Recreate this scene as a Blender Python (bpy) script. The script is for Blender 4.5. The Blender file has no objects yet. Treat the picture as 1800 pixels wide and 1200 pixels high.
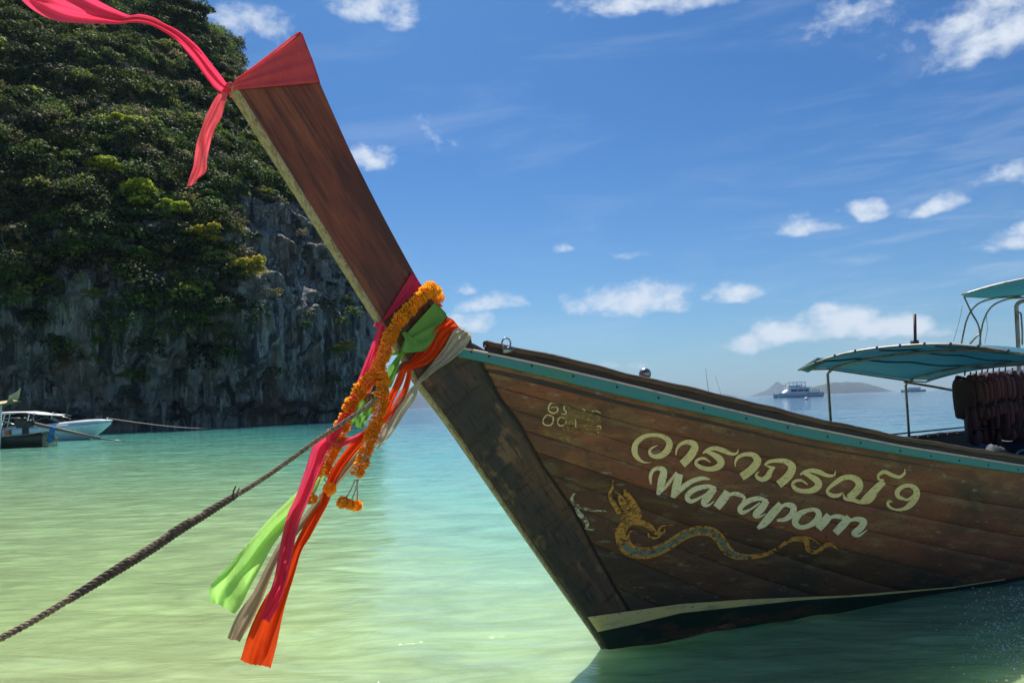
import bpy, math, random
import numpy as np
from mathutils import Vector, Matrix
random.seed(7); rng = np.random.default_rng(7)
SC = bpy.context.scene; COL = SC.collection
R = math.radians

# ------------------------------------------------------------------ camera
F_PX, EYE = 1300.0, 1.5                      # focal length for an 1800 px wide frame, eye height over the water
PITCH, ROLL = math.atan(111/1300), R(-2.0)
cam_d = bpy.data.cameras.new('camera'); cam = bpy.data.objects.new('camera', cam_d); COL.objects.link(cam)
cam_d.sensor_width = 36; cam_d.lens = 26; cam_d.clip_end = 40000; cam_d.clip_start = 0.05
MC = Matrix.Rotation(math.pi/2+PITCH, 3, 'X') @ Matrix.Rotation(ROLL, 3, 'Z')
cam.matrix_world = Matrix.Translation((0, 0, EYE)) @ MC.to_4x4()
SC.camera = cam
RM = np.array(MC); CAM = np.array([0, 0, EYE])

# ------------------------------------------------------------------ sun, sky, exposure
SUN_EL, SUN_AZ = R(53), R(-10)                # azimuth from +Y towards +X
sun_dir = Vector((math.sin(SUN_AZ)*math.cos(SUN_EL), math.cos(SUN_AZ)*math.cos(SUN_EL), math.sin(SUN_EL)))
sd = bpy.data.lights.new('sun', 'SUN'); sd.energy = 5.0; sd.angle = R(0.53); sd.color = (1, .95, .87)
sun = bpy.data.objects.new('sun', sd); COL.objects.link(sun); sun.rotation_euler = sun_dir.to_track_quat('Z', 'Y').to_euler()
SC.view_settings.view_transform = 'Standard'; SC.view_settings.look = 'None'
SC.view_settings.exposure = 0.55; SC.view_settings.gamma = 1; SC.view_settings.use_curve_mapping = False
SKY_STRENGTH = 0.074

def ray(px, py):
    return RM @ np.array([(px-900)/F_PX, -(py-600)/F_PX, -1.0])
def ground(px, py, z=0.0):
    d = ray(px, py); return CAM + d*((z-EYE)/d[2])
def atdist(px, py, y):
    d = ray(px, py); return CAM + d*(y/d[1])
def project(P):
    P = np.asarray(P, float); d = (P-CAM) @ RM
    return np.stack([900+F_PX*d[..., 0]/-d[..., 2], 600-F_PX*d[..., 1]/-d[..., 2]], -1)

W = bpy.data.worlds.new('World'); SC.world = W; W.use_nodes = True
nt = W.node_tree; nt.nodes.clear(); LN = nt.links.new
def N_(t, **k):
    n = nt.nodes.new(t)
    for a, b in k.items(): setattr(n, a, b)
    return n
def M_(op, a, b=None, c=None, clamp=False):
    n = N_('ShaderNodeMath', operation=op, use_clamp=clamp)
    for i, x in enumerate((a, b, c)):
        if x is None: continue
        if isinstance(x, (int, float)): n.inputs[i].default_value = x
        else: LN(x, n.inputs[i])
    return n.outputs[0]
sky = N_('ShaderNodeTexSky', sky_type='NISHITA', sun_disc=False, sun_elevation=SUN_EL, sun_rotation=SUN_AZ,
         altitude=0, air_density=1.0, dust_density=0.6, ozone_density=2.5)
tc = N_('ShaderNodeTexCoord'); sp = N_('ShaderNodeSeparateXYZ'); LN(tc.outputs['Generated'], sp.inputs[0])
az = M_('ARCTAN2', sp.outputs[0], sp.outputs[1]); el = M_('ARCSINE', sp.outputs[2])
def sky_noise(scale, det, zs=1.0, rough=.55, dist=0.0):
    mp = N_('ShaderNodeMapping'); mp.inputs['Scale'].default_value = (1, 1, zs); LN(tc.outputs['Generated'], mp.inputs[0])
    n = N_('ShaderNodeTexNoise'); n.inputs['Scale'].default_value = scale; n.inputs['Detail'].default_value = det
    n.inputs['Roughness'].default_value = rough; n.inputs['Distortion'].default_value = dist
    LN(mp.outputs[0], n.inputs['Vector']); return n
nw = sky_noise(9, 3, 1.5); nws = N_('ShaderNodeSeparateColor'); LN(nw.outputs['Color'], nws.inputs[0])
azw = M_('ADD', az, M_('MULTIPLY', M_('SUBTRACT', nws.outputs[0], .5), .10))
elw = M_('ADD', el, M_('MULTIPLY', M_('SUBTRACT', nws.outputs[1], .5), .05))
CLOUDS = [  # centre and radii as seen in the photograph, weight
 (455,58,75,38,.75),(650,12,85,42,1.0),(1160,0,170,42,1.15),(1505,38,80,55,.5),(1765,55,120,85,1.0),(655,275,48,34,.95),
 (1412,406,62,22,1.0),(1528,370,60,21,1.1),(1652,364,52,26,1.1),(1785,310,62,22,.7),(1115,527,120,44,1.1),(870,535,75,26,1.0),
 (1290,517,70,24,.9),(838,572,62,36,1.1),(805,510,28,13,.8),(1385,592,72,34,1.45),(1480,570,72,46,1.55),(1570,576,76,38,1.4),(1310,604,64,20,1.2),(1610,588,80,22,.8),
 (1085,645,60,12,.7),(665,565,50,40,1.2),(1790,415,60,26,.9),(765,250,55,40,.42),(995,437,26,10,.6),(1110,448,50,12,.4)]
mask = None
for (cx, cy, rx, ry, wt) in CLOUDS:
    d = ray(cx, cy); d = d/np.linalg.norm(d); a0 = math.atan2(d[0], d[1]); e0 = math.asin(d[2])
    c2 = math.cos(e0)
    u = M_('MULTIPLY', M_('SUBTRACT', azw, a0), c2*F_PX/rx*(d[1]**.5)); v = M_('MULTIPLY', M_('SUBTRACT', elw, e0), F_PX/ry)
    # flat underside: squeeze below the centre
    v = M_('MAXIMUM', v, M_('MULTIPLY', v, -1.7))
    r2 = M_('ADD', M_('MULTIPLY', u, u), M_('MULTIPLY', v, v))
    m = M_('MULTIPLY', M_('SUBTRACT', 1.0, r2), wt)
    mask = m if mask is None else M_('MAXIMUM', mask, m)
nb = sky_noise(24, 10, 1.5, .6, .15)
dens = M_('ADD', mask, M_('MULTIPLY', M_('SUBTRACT', nb.outputs[0], .50), 3.0))
mr = N_('ShaderNodeMapRange', interpolation_type='SMOOTHSTEP'); mr.inputs[1].default_value = .08; mr.inputs[2].default_value = 1.45
LN(dens, mr.inputs[0])
gate = M_('MULTIPLY', M_('ADD', mask, .55), 2.0, clamp=True)
cum = M_('MULTIPLY', mr.outputs[0], gate)
# thin cirrus over the whole sky
ci = sky_noise(3.2, 8, 5.0, .62, .6); cm = N_('ShaderNodeMapRange', interpolation_type='SMOOTHSTEP'); cm.inputs[1].default_value = .5; cm.inputs[2].default_value = .8
LN(ci.outputs[0], cm.inputs[0]); ci2 = sky_noise(1.3, 2, 1.0)
c3 = N_('ShaderNodeMapRange'); c3.inputs[1].default_value = .46; c3.inputs[2].default_value = .62; LN(ci2.outputs[0], c3.inputs[0])
cir = M_('MULTIPLY', M_('MULTIPLY', cm.outputs[0], c3.outputs[0], clamp=True), .16)
cirR = M_('MULTIPLY', M_('MULTIPLY', M_('ADD', az, -.18), 3.0, clamp=True), M_('MULTIPLY', M_('SUBTRACT', .42, el), 4.0, clamp=True))
st = sky_noise(7, 8, 7.0, .6, .5); stm = N_('ShaderNodeMapRange', interpolation_type='SMOOTHSTEP'); stm.inputs[1].default_value = .42; stm.inputs[2].default_value = .75
LN(st.outputs[0], stm.inputs[0])
cir = M_('MAXIMUM', cir, M_('MULTIPLY', M_('MULTIPLY', cirR, stm.outputs[0]), .28))
alpha = M_('MAXIMUM', cum, cir, clamp=True)
shade = N_('ShaderNodeMapRange'); shade.inputs[1].default_value = .3; shade.inputs[2].default_value = 1.9; shade.inputs[3].default_value = .8; shade.inputs[4].default_value = 1.0
LN(dens, shade.inputs[0])
cc = N_('ShaderNodeMix', data_type='RGBA'); cc.inputs[6].default_value = (4.7, 5.7, 7.3, 1); cc.inputs[7].default_value = (7.6, 8.2, 9.0, 1)
LN(shade.outputs[0], cc.inputs[0])
tint = N_('ShaderNodeMix', data_type='RGBA', blend_type='MULTIPLY'); tint.inputs[0].default_value = 1
tr_ = N_('ShaderNodeMapRange', interpolation_type='SMOOTHSTEP'); tr_.inputs[1].default_value = 0; tr_.inputs[2].default_value = .42; LN(el, tr_.inputs[0])
tm = N_('ShaderNodeMix', data_type='RGBA'); tm.inputs[6].default_value = (.41, .655, .86, 1); tm.inputs[7].default_value = (.235, .52, .83, 1); LN(tr_.outputs[0], tm.inputs[0]); LN(tm.outputs[2], tint.inputs[7])
LN(sky.outputs[0], tint.inputs[6])
mx = N_('ShaderNodeMix', data_type='RGBA'); LN(M_('MULTIPLY', alpha, .93), mx.inputs[0]); LN(tint.outputs[2], mx.inputs[6]); LN(cc.outputs[2], mx.inputs[7])
bg = N_('ShaderNodeBackground'); bg.inputs[1].default_value = SKY_STRENGTH; LN(mx.outputs[2], bg.inputs[0])
wo = N_('ShaderNodeOutputWorld'); LN(bg.outputs[0], wo.inputs[0])

# ------------------------------------------------------------------ helpers: noise, materials, meshes
def vnoise(x, y, z, seed=0):
    x = np.asarray(x, float); y = np.asarray(y, float)+np.zeros_like(x); z = np.asarray(z, float)+np.zeros_like(x)
    xi, yi, zi = np.floor(x), np.floor(y), np.floor(z); fx, fy, fz = x-xi, y-yi, z-zi
    fx, fy, fz = [t*t*(3-2*t) for t in (fx, fy, fz)]
    def h(a, b, c):
        n = (a.astype(np.int64)*73856093) ^ (b.astype(np.int64)*19349663) ^ (c.astype(np.int64)*83492791) ^ (seed*2654435761)
        n = (n ^ (n >> 13))*1274126177 & 0x7fffffff; n = n ^ (n >> 15); return (n & 0xffff)/65535.0
    r = 0
    for i in (0, 1):
        for j in (0, 1):
            for k in (0, 1):
                r = r+h(xi+i, yi+j, zi+k)*(fx if i else 1-fx)*(fy if j else 1-fy)*(fz if k else 1-fz)
    return r
def fbm(x, y, z, o=4, seed=0, g=.5):
    s = a = 0; amp = 1.0
    for i in range(o):
        s = s+amp*vnoise(x*2**i, y*2**i, z*2**i, seed+i); a += amp; amp *= g
    return s/a

def material(name, base, rough=.6, layers=(), bump=(), metallic=0, trans=None, coords='Object', objvar=0, spec=.5, attr=None, alpha=None, rot=None):
    """layers: (scale xyz, detail, lo, hi, colour, strength); bump: (scale xyz, detail, distance)"""
    m = bpy.data.materials.new(name); m.use_nodes = True; t = m.node_tree; t.nodes.clear(); L = t.links.new
    out = t.nodes.new('ShaderNodeOutputMaterial'); tcn = t.nodes.new('ShaderNodeTexCoord')
    def noise(scale, det, rough_=.6):
        mp = t.nodes.new('ShaderNodeMapping'); mp.inputs['Scale'].default_value = scale; L(tcn.outputs[coords], mp.inputs[0])
        if rot is not None: mp.vector_type = 'TEXTURE'; mp.inputs['Scale'].default_value = tuple(1/c for c in scale); mp.inputs['Rotation'].default_value = (0, rot, 0)
        n = t.nodes.new('ShaderNodeTexNoise'); n.inputs['Scale'].default_value = 1; n.inputs['Detail'].default_value = det
        n.inputs['Roughness'].default_value = rough_; L(mp.outputs[0], n.inputs['Vector']); return n.outputs[0]
    rgb = t.nodes.new('ShaderNodeRGB'); rgb.outputs[0].default_value = (*base, 1); col = rgb.outputs[0]
    if attr:
        a = t.nodes.new('ShaderNodeAttribute'); a.attribute_name = attr; col = a.outputs['Color']
    for (sc, det, lo, hi, c, stg) in layers:
        n = noise(sc, det); r = t.nodes.new('ShaderNodeMapRange'); r.interpolation_type = 'SMOOTHSTEP'
        r.inputs[1].default_value = lo; r.inputs[2].default_value = hi; r.inputs[4].default_value = stg; L(n, r.inputs[0])
        x = t.nodes.new('ShaderNodeMix'); x.data_type = 'RGBA'; L(r.outputs[0], x.inputs[0]); L(col, x.inputs[6]); x.inputs[7].default_value = (*c, 1)
        col = x.outputs[2]
    if objvar:
        oi = t.nodes.new('ShaderNodeObjectInfo'); r = t.nodes.new('ShaderNodeMapRange'); r.inputs[3].default_value = 1-objvar; r.inputs[4].default_value = 1+objvar
        L(oi.outputs['Random'], r.inputs[0]); x = t.nodes.new('ShaderNodeVectorMath'); x.operation = 'SCALE'; L(col, x.inputs[0]); L(r.outputs[0], x.inputs['Scale']); col = x.outputs[0]
    p = t.nodes.new('ShaderNodeBsdfPrincipled'); L(col, p.inputs['Base Color']); p.inputs['Roughness'].default_value = rough
    p.inputs['Metallic'].default_value = metallic; p.inputs['Specular IOR Level'].default_value = spec
    nrm = None
    for (sc, det, dist) in bump:
        b = t.nodes.new('ShaderNodeBump'); b.inputs['Distance'].default_value = dist; b.inputs['Strength'].default_value = 1
        L(noise(sc, det), b.inputs['Height'])
        if nrm: L(nrm, b.inputs['Normal'])
        nrm = b.outputs[0]
    if nrm: L(nrm, p.inputs['Normal'])
    sh = p.outputs[0]
    if trans:
        tr = t.nodes.new('ShaderNodeBsdfTranslucent'); L(col, tr.inputs[0]); ms = t.nodes.new('ShaderNodeMixShader'); ms.inputs[0].default_value = trans
        if nrm: L(nrm, tr.inputs['Normal'])
        L(sh, ms.inputs[1]); L(tr.outputs[0], ms.inputs[2]); sh = ms.outputs[0]
    if alpha:   # (seam half width, wear scale, wear lo, wear hi): paint missing over the seams and where worn off
        w, sc, lo, hi = alpha
        a = t.nodes.new('ShaderNodeAttribute'); a.attribute_name = 'seam'
        g = t.nodes.new('ShaderNodeMath'); g.operation = 'GREATER_THAN'; g.inputs[1].default_value = w; L(a.outputs['Fac'], g.inputs[0])
        r = t.nodes.new('ShaderNodeMapRange'); r.inputs[1].default_value = lo; r.inputs[2].default_value = hi; L(noise(sc, 8, .7), r.inputs[0])
        mm = t.nodes.new('ShaderNodeMath'); mm.operation = 'MULTIPLY'; L(g.outputs[0], mm.inputs[0]); L(r.outputs[0], mm.inputs[1])
        tp = t.nodes.new('ShaderNodeBsdfTransparent'); ms = t.nodes.new('ShaderNodeMixShader'); L(mm.outputs[0], ms.inputs[0])
        L(tp.outputs[0], ms.inputs[1]); L(sh, ms.inputs[2]); sh = ms.outputs[0]
    L(sh, out.inputs[0]); return m

def tag(o, label=None, cat=None, group=None, kind=None):
    if label: o['label'] = label
    if cat: o['category'] = cat
    if group: o['group'] = group
    if kind: o['kind'] = kind
    return o
def empty(name, loc=(0, 0, 0), rz=0, **k):
    o = bpy.data.objects.new(name, None); COL.objects.link(o); o.location = loc; o.rotation_euler = (0, 0, rz); o.empty_display_size = .2
    return tag(o, **k)
def obj(name, V, Fc, m, parent=None, smooth=True, recenter=None, **k):
    V = np.asarray(V, float)
    o = bpy.data.objects.new(name, None if False else bpy.data.meshes.new(name)); COL.objects.link(o)
    if recenter is None: recenter = parent is None
    if recenter:
        c = np.array([(V[:, 0].min()+V[:, 0].max())/2, (V[:, 1].min()+V[:, 1].max())/2, V[:, 2].min()]); V = V-c; o.location = c
    me = o.data; me.from_pydata(V.tolist(), [], [list(map(int, f)) for f in Fc]); me.materials.append(m)
    me.polygons.foreach_set('use_smooth', [smooth]*len(me.polygons)); me.update()
    if parent: o.parent = parent
    return tag(o, **k)
def grid_faces(n, m, close=False):
    """n rows of m points"""
    f = []
    for i in range(n-1):
        for j in range(m-1 if not close else m):
            a = i*m+j; b = i*m+(j+1) % m; f.append((a, b, b+m, a+m))
    return f
class MB:
    def __init__(s): s.V = []; s.F = []
    def add(s, V, Fc):
        n = len(s.V); s.V += [tuple(map(float, v)) for v in V]; s.F += [tuple(int(i)+n for i in f) for f in Fc]; return s
    def box(s, c, size, rot=None):
        h = np.array(size)/2; P = np.array([[x, y, z] for x in (-1, 1) for y in (-1, 1) for z in (-1, 1)])*h
        if rot is not None: P = P @ np.array(rot).T
        return s.add(P+np.array(c), [(0, 1, 3, 2), (4, 6, 7, 5), (0, 4, 5, 1), (2, 3, 7, 6), (0, 2, 6, 4), (1, 5, 7, 3)])
    def tube(s, pts, r, seg=8, cap=True):
        V, Fc = tube(pts, r, seg, cap); return s.add(V, Fc)
    def ell(s, c, r, nu=14, nv=9, rot=None, pw=1.0):
        V = []
        for i in range(nv+1):
            a = math.pi*i/nv
            for j in range(nu):
                b = 2*math.pi*j/nu; q = [math.sin(a)*math.cos(b), math.sin(a)*math.sin(b), math.cos(a)]
                V.append([math.copysign(abs(t)**pw, t)*rr for t, rr in zip(q, r)])
        V = np.array(V)
        if rot is not None: V = V @ np.array(rot).T
        return s.add(V+np.array(c), grid_faces(nv+1, nu, True))
    def build(s, name, m, parent=None, smooth=True, **k): return obj(name, s.V, s.F, m, parent, smooth, **k)
def tube(pts, r, seg=8, cap=True):
    pts = np.asarray(pts, float); n = len(pts); rr = np.broadcast_to(r, (n,))
    T = np.gradient(pts, axis=0); T /= np.linalg.norm(T, axis=1)[:, None]+1e-9
    up = np.array([0, 0, 1.0]) if abs(T[0][2]) < .9 else np.array([1.0, 0, 0]); u = np.cross(T[0], up); u /= np.linalg.norm(u); V = []
    for i in range(n):
        u = u-T[i]*np.dot(u, T[i]); u /= np.linalg.norm(u); w = np.cross(T[i], u)
        for j in range(seg):
            a = 2*math.pi*j/seg; V.append(pts[i]+rr[i]*(math.cos(a)*u+math.sin(a)*w))
    Fc = grid_faces(n, seg, True)
    if cap: Fc += [tuple(range(seg))[::-1], tuple((n-1)*seg+j for j in range(seg))]
    return V, Fc
def catmull(P, n):
    P = np.asarray(P, float); P = np.vstack([2*P[0]-P[1], P, 2*P[-1]-P[-2]]); k = len(P)-3; out = []
    seg = np.linalg.norm(P[2:-1, :2]-P[1:-2, :2], axis=1)+1e-6; cs = np.concatenate([[0], np.cumsum(seg)]); cs /= cs[-1]
    for t in np.linspace(0, 1, n):
        i = min(k-1, int(np.searchsorted(cs, t, 'right')-1)); f = (t-cs[i])/(cs[i+1]-cs[i]); p0, p1, p2, p3 = P[i:i+4]
        out.append(.5*((2*p1)+(-p0+p2)*f+(2*p0-5*p1+4*p2-p3)*f*f+(-p0+3*p1-3*p2+p3)*f**3))
    return np.array(out)
def quads(name, V, m, col=None, parent=None, origin=None, **k):
    """V (n,4,3) loose quads, built fast; col (n,3)"""
    n = len(V); V = V.reshape(-1, 3)
    if origin is not None: V = V-np.array(origin)
    me = bpy.data.meshes.new(name); me.vertices.add(n*4); me.vertices.foreach_set('co', V.astype(np.float32).ravel())
    me.loops.add(n*4); me.loops.foreach_set('vertex_index', np.arange(n*4, dtype=np.int32))
    me.polygons.add(n); me.polygons.foreach_set('loop_start', np.arange(0, n*4, 4, dtype=np.int32)); me.polygons.foreach_set('loop_total', np.full(n, 4, dtype=np.int32))
    me.update(calc_edges=True)
    if col is not None:
        ca = me.color_attributes.new('tint', 'FLOAT_COLOR', 'POINT'); c4 = np.ones((n, 4, 4), np.float32); c4[:, :, :3] = col[:, None, :]
        ca.data.foreach_set('color', c4.ravel())
    me.materials.append(m); o = bpy.data.objects.new(name, me); COL.objects.link(o)
    if origin is not None: o.location = origin
    if parent: o.parent = parent
    return tag(o, **k)

# ------------------------------------------------------------------ water
def water_material():
    m = bpy.data.materials.new('sea_water'); m.use_nodes = True; t = m.node_tree; t.nodes.clear(); L = t.links.new
    def nd(ty, **k):
        n = t.nodes.new(ty)
        for a, b in k.items(): setattr(n, a, b)
        return n
    def mt(op, a, b=None, clamp=False):
        n = nd('ShaderNodeMath', operation=op, use_clamp=clamp)
        for i, x in enumerate((a, b)):
            if x is None: continue
            if isinstance(x, (int, float)): n.inputs[i].default_value = x
            else: L(x, n.inputs[i])
        return n.outputs[0]
    geo = nd('ShaderNodeNewGeometry'); s = nd('ShaderNodeSeparateXYZ'); L(geo.outputs['Position'], s.inputs[0])
    def noise(sc, det, rg=.55, dist=0):
        mp = nd('ShaderNodeMapping'); mp.inputs['Scale'].default_value = sc; L(geo.outputs['Position'], mp.inputs[0])
        n = nd('ShaderNodeTexNoise'); n.inputs['Scale'].default_value = 1; n.inputs['Detail'].default_value = det; n.inputs['Roughness'].default_value = rg
        n.inputs['Distortion'].default_value = dist; L(mp.outputs[0], n.inputs['Vector']); return n.outputs[0]
    # depth of the sandy bay grows away from the beach
    ly = mt('LOGARITHM', mt('MAXIMUM', s.outputs[1], 1.0), 10)
    ly = mt('ADD', ly, mt('MULTIPLY', mt('SUBTRACT', noise((.12, .2, 1), 4), .5), .25))
    # the bay is shallower in front of the cliff on the left than in the open gulf on the right
    ratio = mt('DIVIDE', s.outputs[0], mt('MAXIMUM', s.outputs[1], 1.0))
    ly = mt('ADD', ly, mt('MULTIPLY', mt('MULTIPLY', mt('ADD', ratio, .2), .38), mt('MULTIPLY', mt('SUBTRACT', ly, .65), 1.4, clamp=True)))
    ly = mt('ADD', ly, mt('MULTIPLY', mt('MULTIPLY', mt('ADD', ratio, .36), 3.2, clamp=True), .24))  # cliff reflection painted in as a hue shift, olive left to mint right
    r = nd('ShaderNodeValToRGB'); L(mt('DIVIDE', ly, 3.5), r.inputs[0]); cr = r.color_ramp
    stops = [(.14, (.37, .43, .23)), (.21, (.36, .49, .22)), (.29, (.34, .52, .27)), (.38, (.20, .47, .32)), (.47, (.09, .34, .29)),
             (.54, (.045, .20, .22)), (.60, (.022, .11, .17)), (.68, (.018, .085, .15)), (1, (.012, .055, .115))]
    cr.elements[0].position, cr.elements[0].color = stops[0][0], (*stops[0][1], 1); cr.elements[1].position, cr.elements[1].color = stops[-1][0], (*stops[-1][1], 1)
    for p, c in stops[1:-1]: e = cr.elements.new(p); e.color = (*c, 1)
    # patches of sand seen through clear water, with caustic light painted in
    x = nd('ShaderNodeMix', data_type='RGBA', blend_type='MULTIPLY'); pr = nd('ShaderNodeMapRange'); pr.inputs[1].default_value = .3; pr.inputs[2].default_value = .7
    pr.inputs[3].default_value = .76; pr.inputs[4].default_value = 1.14; L(noise((.9, 1.9, 1), 5, .6, .6), pr.inputs[0]); x.inputs[0].default_value = 1
    L(r.outputs[0], x.inputs[6]); L(pr.outputs[0], x.inputs[7])
    # reflected ripple lines and caustic light painted into the water colour
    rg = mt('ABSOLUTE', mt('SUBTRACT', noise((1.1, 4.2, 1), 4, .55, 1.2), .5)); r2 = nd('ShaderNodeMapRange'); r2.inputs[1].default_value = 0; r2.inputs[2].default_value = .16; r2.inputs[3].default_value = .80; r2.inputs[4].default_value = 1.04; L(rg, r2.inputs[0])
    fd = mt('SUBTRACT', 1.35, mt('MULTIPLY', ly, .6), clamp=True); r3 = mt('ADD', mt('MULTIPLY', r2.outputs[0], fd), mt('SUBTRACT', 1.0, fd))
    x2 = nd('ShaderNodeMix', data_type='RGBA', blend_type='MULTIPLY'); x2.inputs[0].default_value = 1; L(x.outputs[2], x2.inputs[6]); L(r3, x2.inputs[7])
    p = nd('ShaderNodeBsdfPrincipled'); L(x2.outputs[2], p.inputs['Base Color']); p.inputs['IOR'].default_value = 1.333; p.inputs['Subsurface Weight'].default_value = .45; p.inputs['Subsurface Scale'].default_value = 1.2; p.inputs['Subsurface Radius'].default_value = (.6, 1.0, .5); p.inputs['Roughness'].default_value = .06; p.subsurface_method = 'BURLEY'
    b1 = nd('ShaderNodeBump'); b1.inputs['Distance'].default_value = .034; b1.inputs['Strength'].default_value = .8; L(noise((1.5, 4.0, 2), 6, .55, .5), b1.inputs['Height'])
    b2 = nd('ShaderNodeBump'); b2.inputs['Distance'].default_value = .5; L(mt('MULTIPLY', mt('MULTIPLY', mt('SUBTRACT', s.outputs[1], 10.0), .03, clamp=True), .85), b2.inputs['Strength']); L(noise((.10, .30, .2), 6, .6, .3), b2.inputs['Height'])
    L(b1.outputs[0], b2.inputs['Normal']); L(b2.outputs[0], p.inputs['Normal'])
    o = nd('ShaderNodeOutputMaterial'); L(p.outputs[0], o.inputs[0]); return m
def build_water():
    ys = [-14., -9, -6, -3, -1, .5, 1.6, 2.4, 3.0]; y = 3.0
    while y < 70: y *= 1.0062; ys.append(y)
    while y < 9000: y *= 1.045; ys.append(min(y, 9000))
    ys = np.array(ys); nx = 520; t = np.linspace(-1, 1, nx)
    Y, T_ = np.meshgrid(ys, t, indexing='ij'); half = np.maximum(Y, 0)*1.0+8; X = T_*half
    cell = np.maximum(half*2/nx, np.maximum(Y, 3)*.0062)
    Z = np.zeros_like(X)
    for (lx, lyy, a, sd) in [(2.2, .75, .024, 1), (.9, .33, .021, 2), (.42, .17, .010, 3), (5, 1.8, .03, 4)]:
        w = 0.35*X
        n = fbm(X/lx+w*.15, (Y+.25*np.sin(X*.6)+.12*X)/lyy, 0*X, 2, sd); n = 1-np.abs(2*n-1)
        Z += a*(n-.72)*np.clip(lyy*.8/cell-.6, 0, 1)
    Z *= np.clip((Y-1)/3, 0, 1)
    V = np.stack([X, Y, Z], -1).reshape(-1, 3)
    n, m = X.shape; idx = np.arange(n*m).reshape(n, m); Q = np.stack([idx[:-1, :-1], idx[:-1, 1:], idx[1:, 1:], idx[1:, :-1]], -1).reshape(-1, 4)
    me = bpy.data.meshes.new('sea_water'); me.vertices.add(len(V)); me.vertices.foreach_set('co', V.astype(np.float32).ravel())
    me.loops.add(Q.size); me.loops.foreach_set('vertex_index', Q.astype(np.int32).ravel()); me.polygons.add(len(Q))
    me.polygons.foreach_set('loop_start', np.arange(0, Q.size, 4, dtype=np.int32)); me.polygons.foreach_set('loop_total', np.full(len(Q), 4, dtype=np.int32))
    me.update(calc_edges=True); me.polygons.foreach_set('use_smooth', np.ones(len(Q), bool)); me.materials.append(water_material())
    o = bpy.data.objects.new('sea_water', me); COL.objects.link(o); tag(o, kind='structure')
build_water()

# the sand beach behind the photographer
sand_m = material('beach_sand', (.62, .54, .40), .95, layers=[((.4, .4, 1), 5, .45, .65, (.50, .42, .30), .6)], bump=[((6, 6, 6), 5, .02)])
V = []
for i in range(40):
    for j in range(90):
        y = -3.2-i*1.5; x = -90+j*2.02; V.append((x, y+.8*math.sin(x*.13), -.12+.22*(i**.85)*.5+.04*math.sin(x*.5+i)))
obj('beach', V, grid_faces(40, 90), sand_m, kind='structure', recenter=False)

# ------------------------------------------------------------------ the cliff
rock_m = material('limestone', (.27, .255, .20), .95, coords='Object', layers=[
    ((.8, .8, .07), 7, .44, .56, (.60, .56, .46), .85), ((1.7, 1.7, .12), 7, .54, .60, (.85, .79, .64), .95),
    ((.6, .6, .06), 6, .5, .6, (.03, .035, .04), .85), ((.2, .2, .1), 5, .52, .62, (.42, .27, .16), .6),
    ((.3, .3, .2), 5, .52, .66, (.05, .08, .03), .6)],
    bump=[((1.3, 1.3, .18), 7, 2.2), ((5, 5, 1.2), 5, .5)])
BASE = catmull([(-150, 30), (-105, 62), (-74, 78), (-49, 88), (-36, 96), (-26.5, 105), (-22, 115), (-26, 130), (-40, 170), (-56, 215), (-90, 270)], 620)
tg = np.gradient(BASE, axis=0); tg /= np.linalg.norm(tg, axis=1)[:, None]; NIN = np.stack([-tg[:, 1], tg[:, 0]], -1)
ZL = np.concatenate([np.linspace(-1.5, 16, 70), np.linspace(16.3, 98, 200)])
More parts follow.
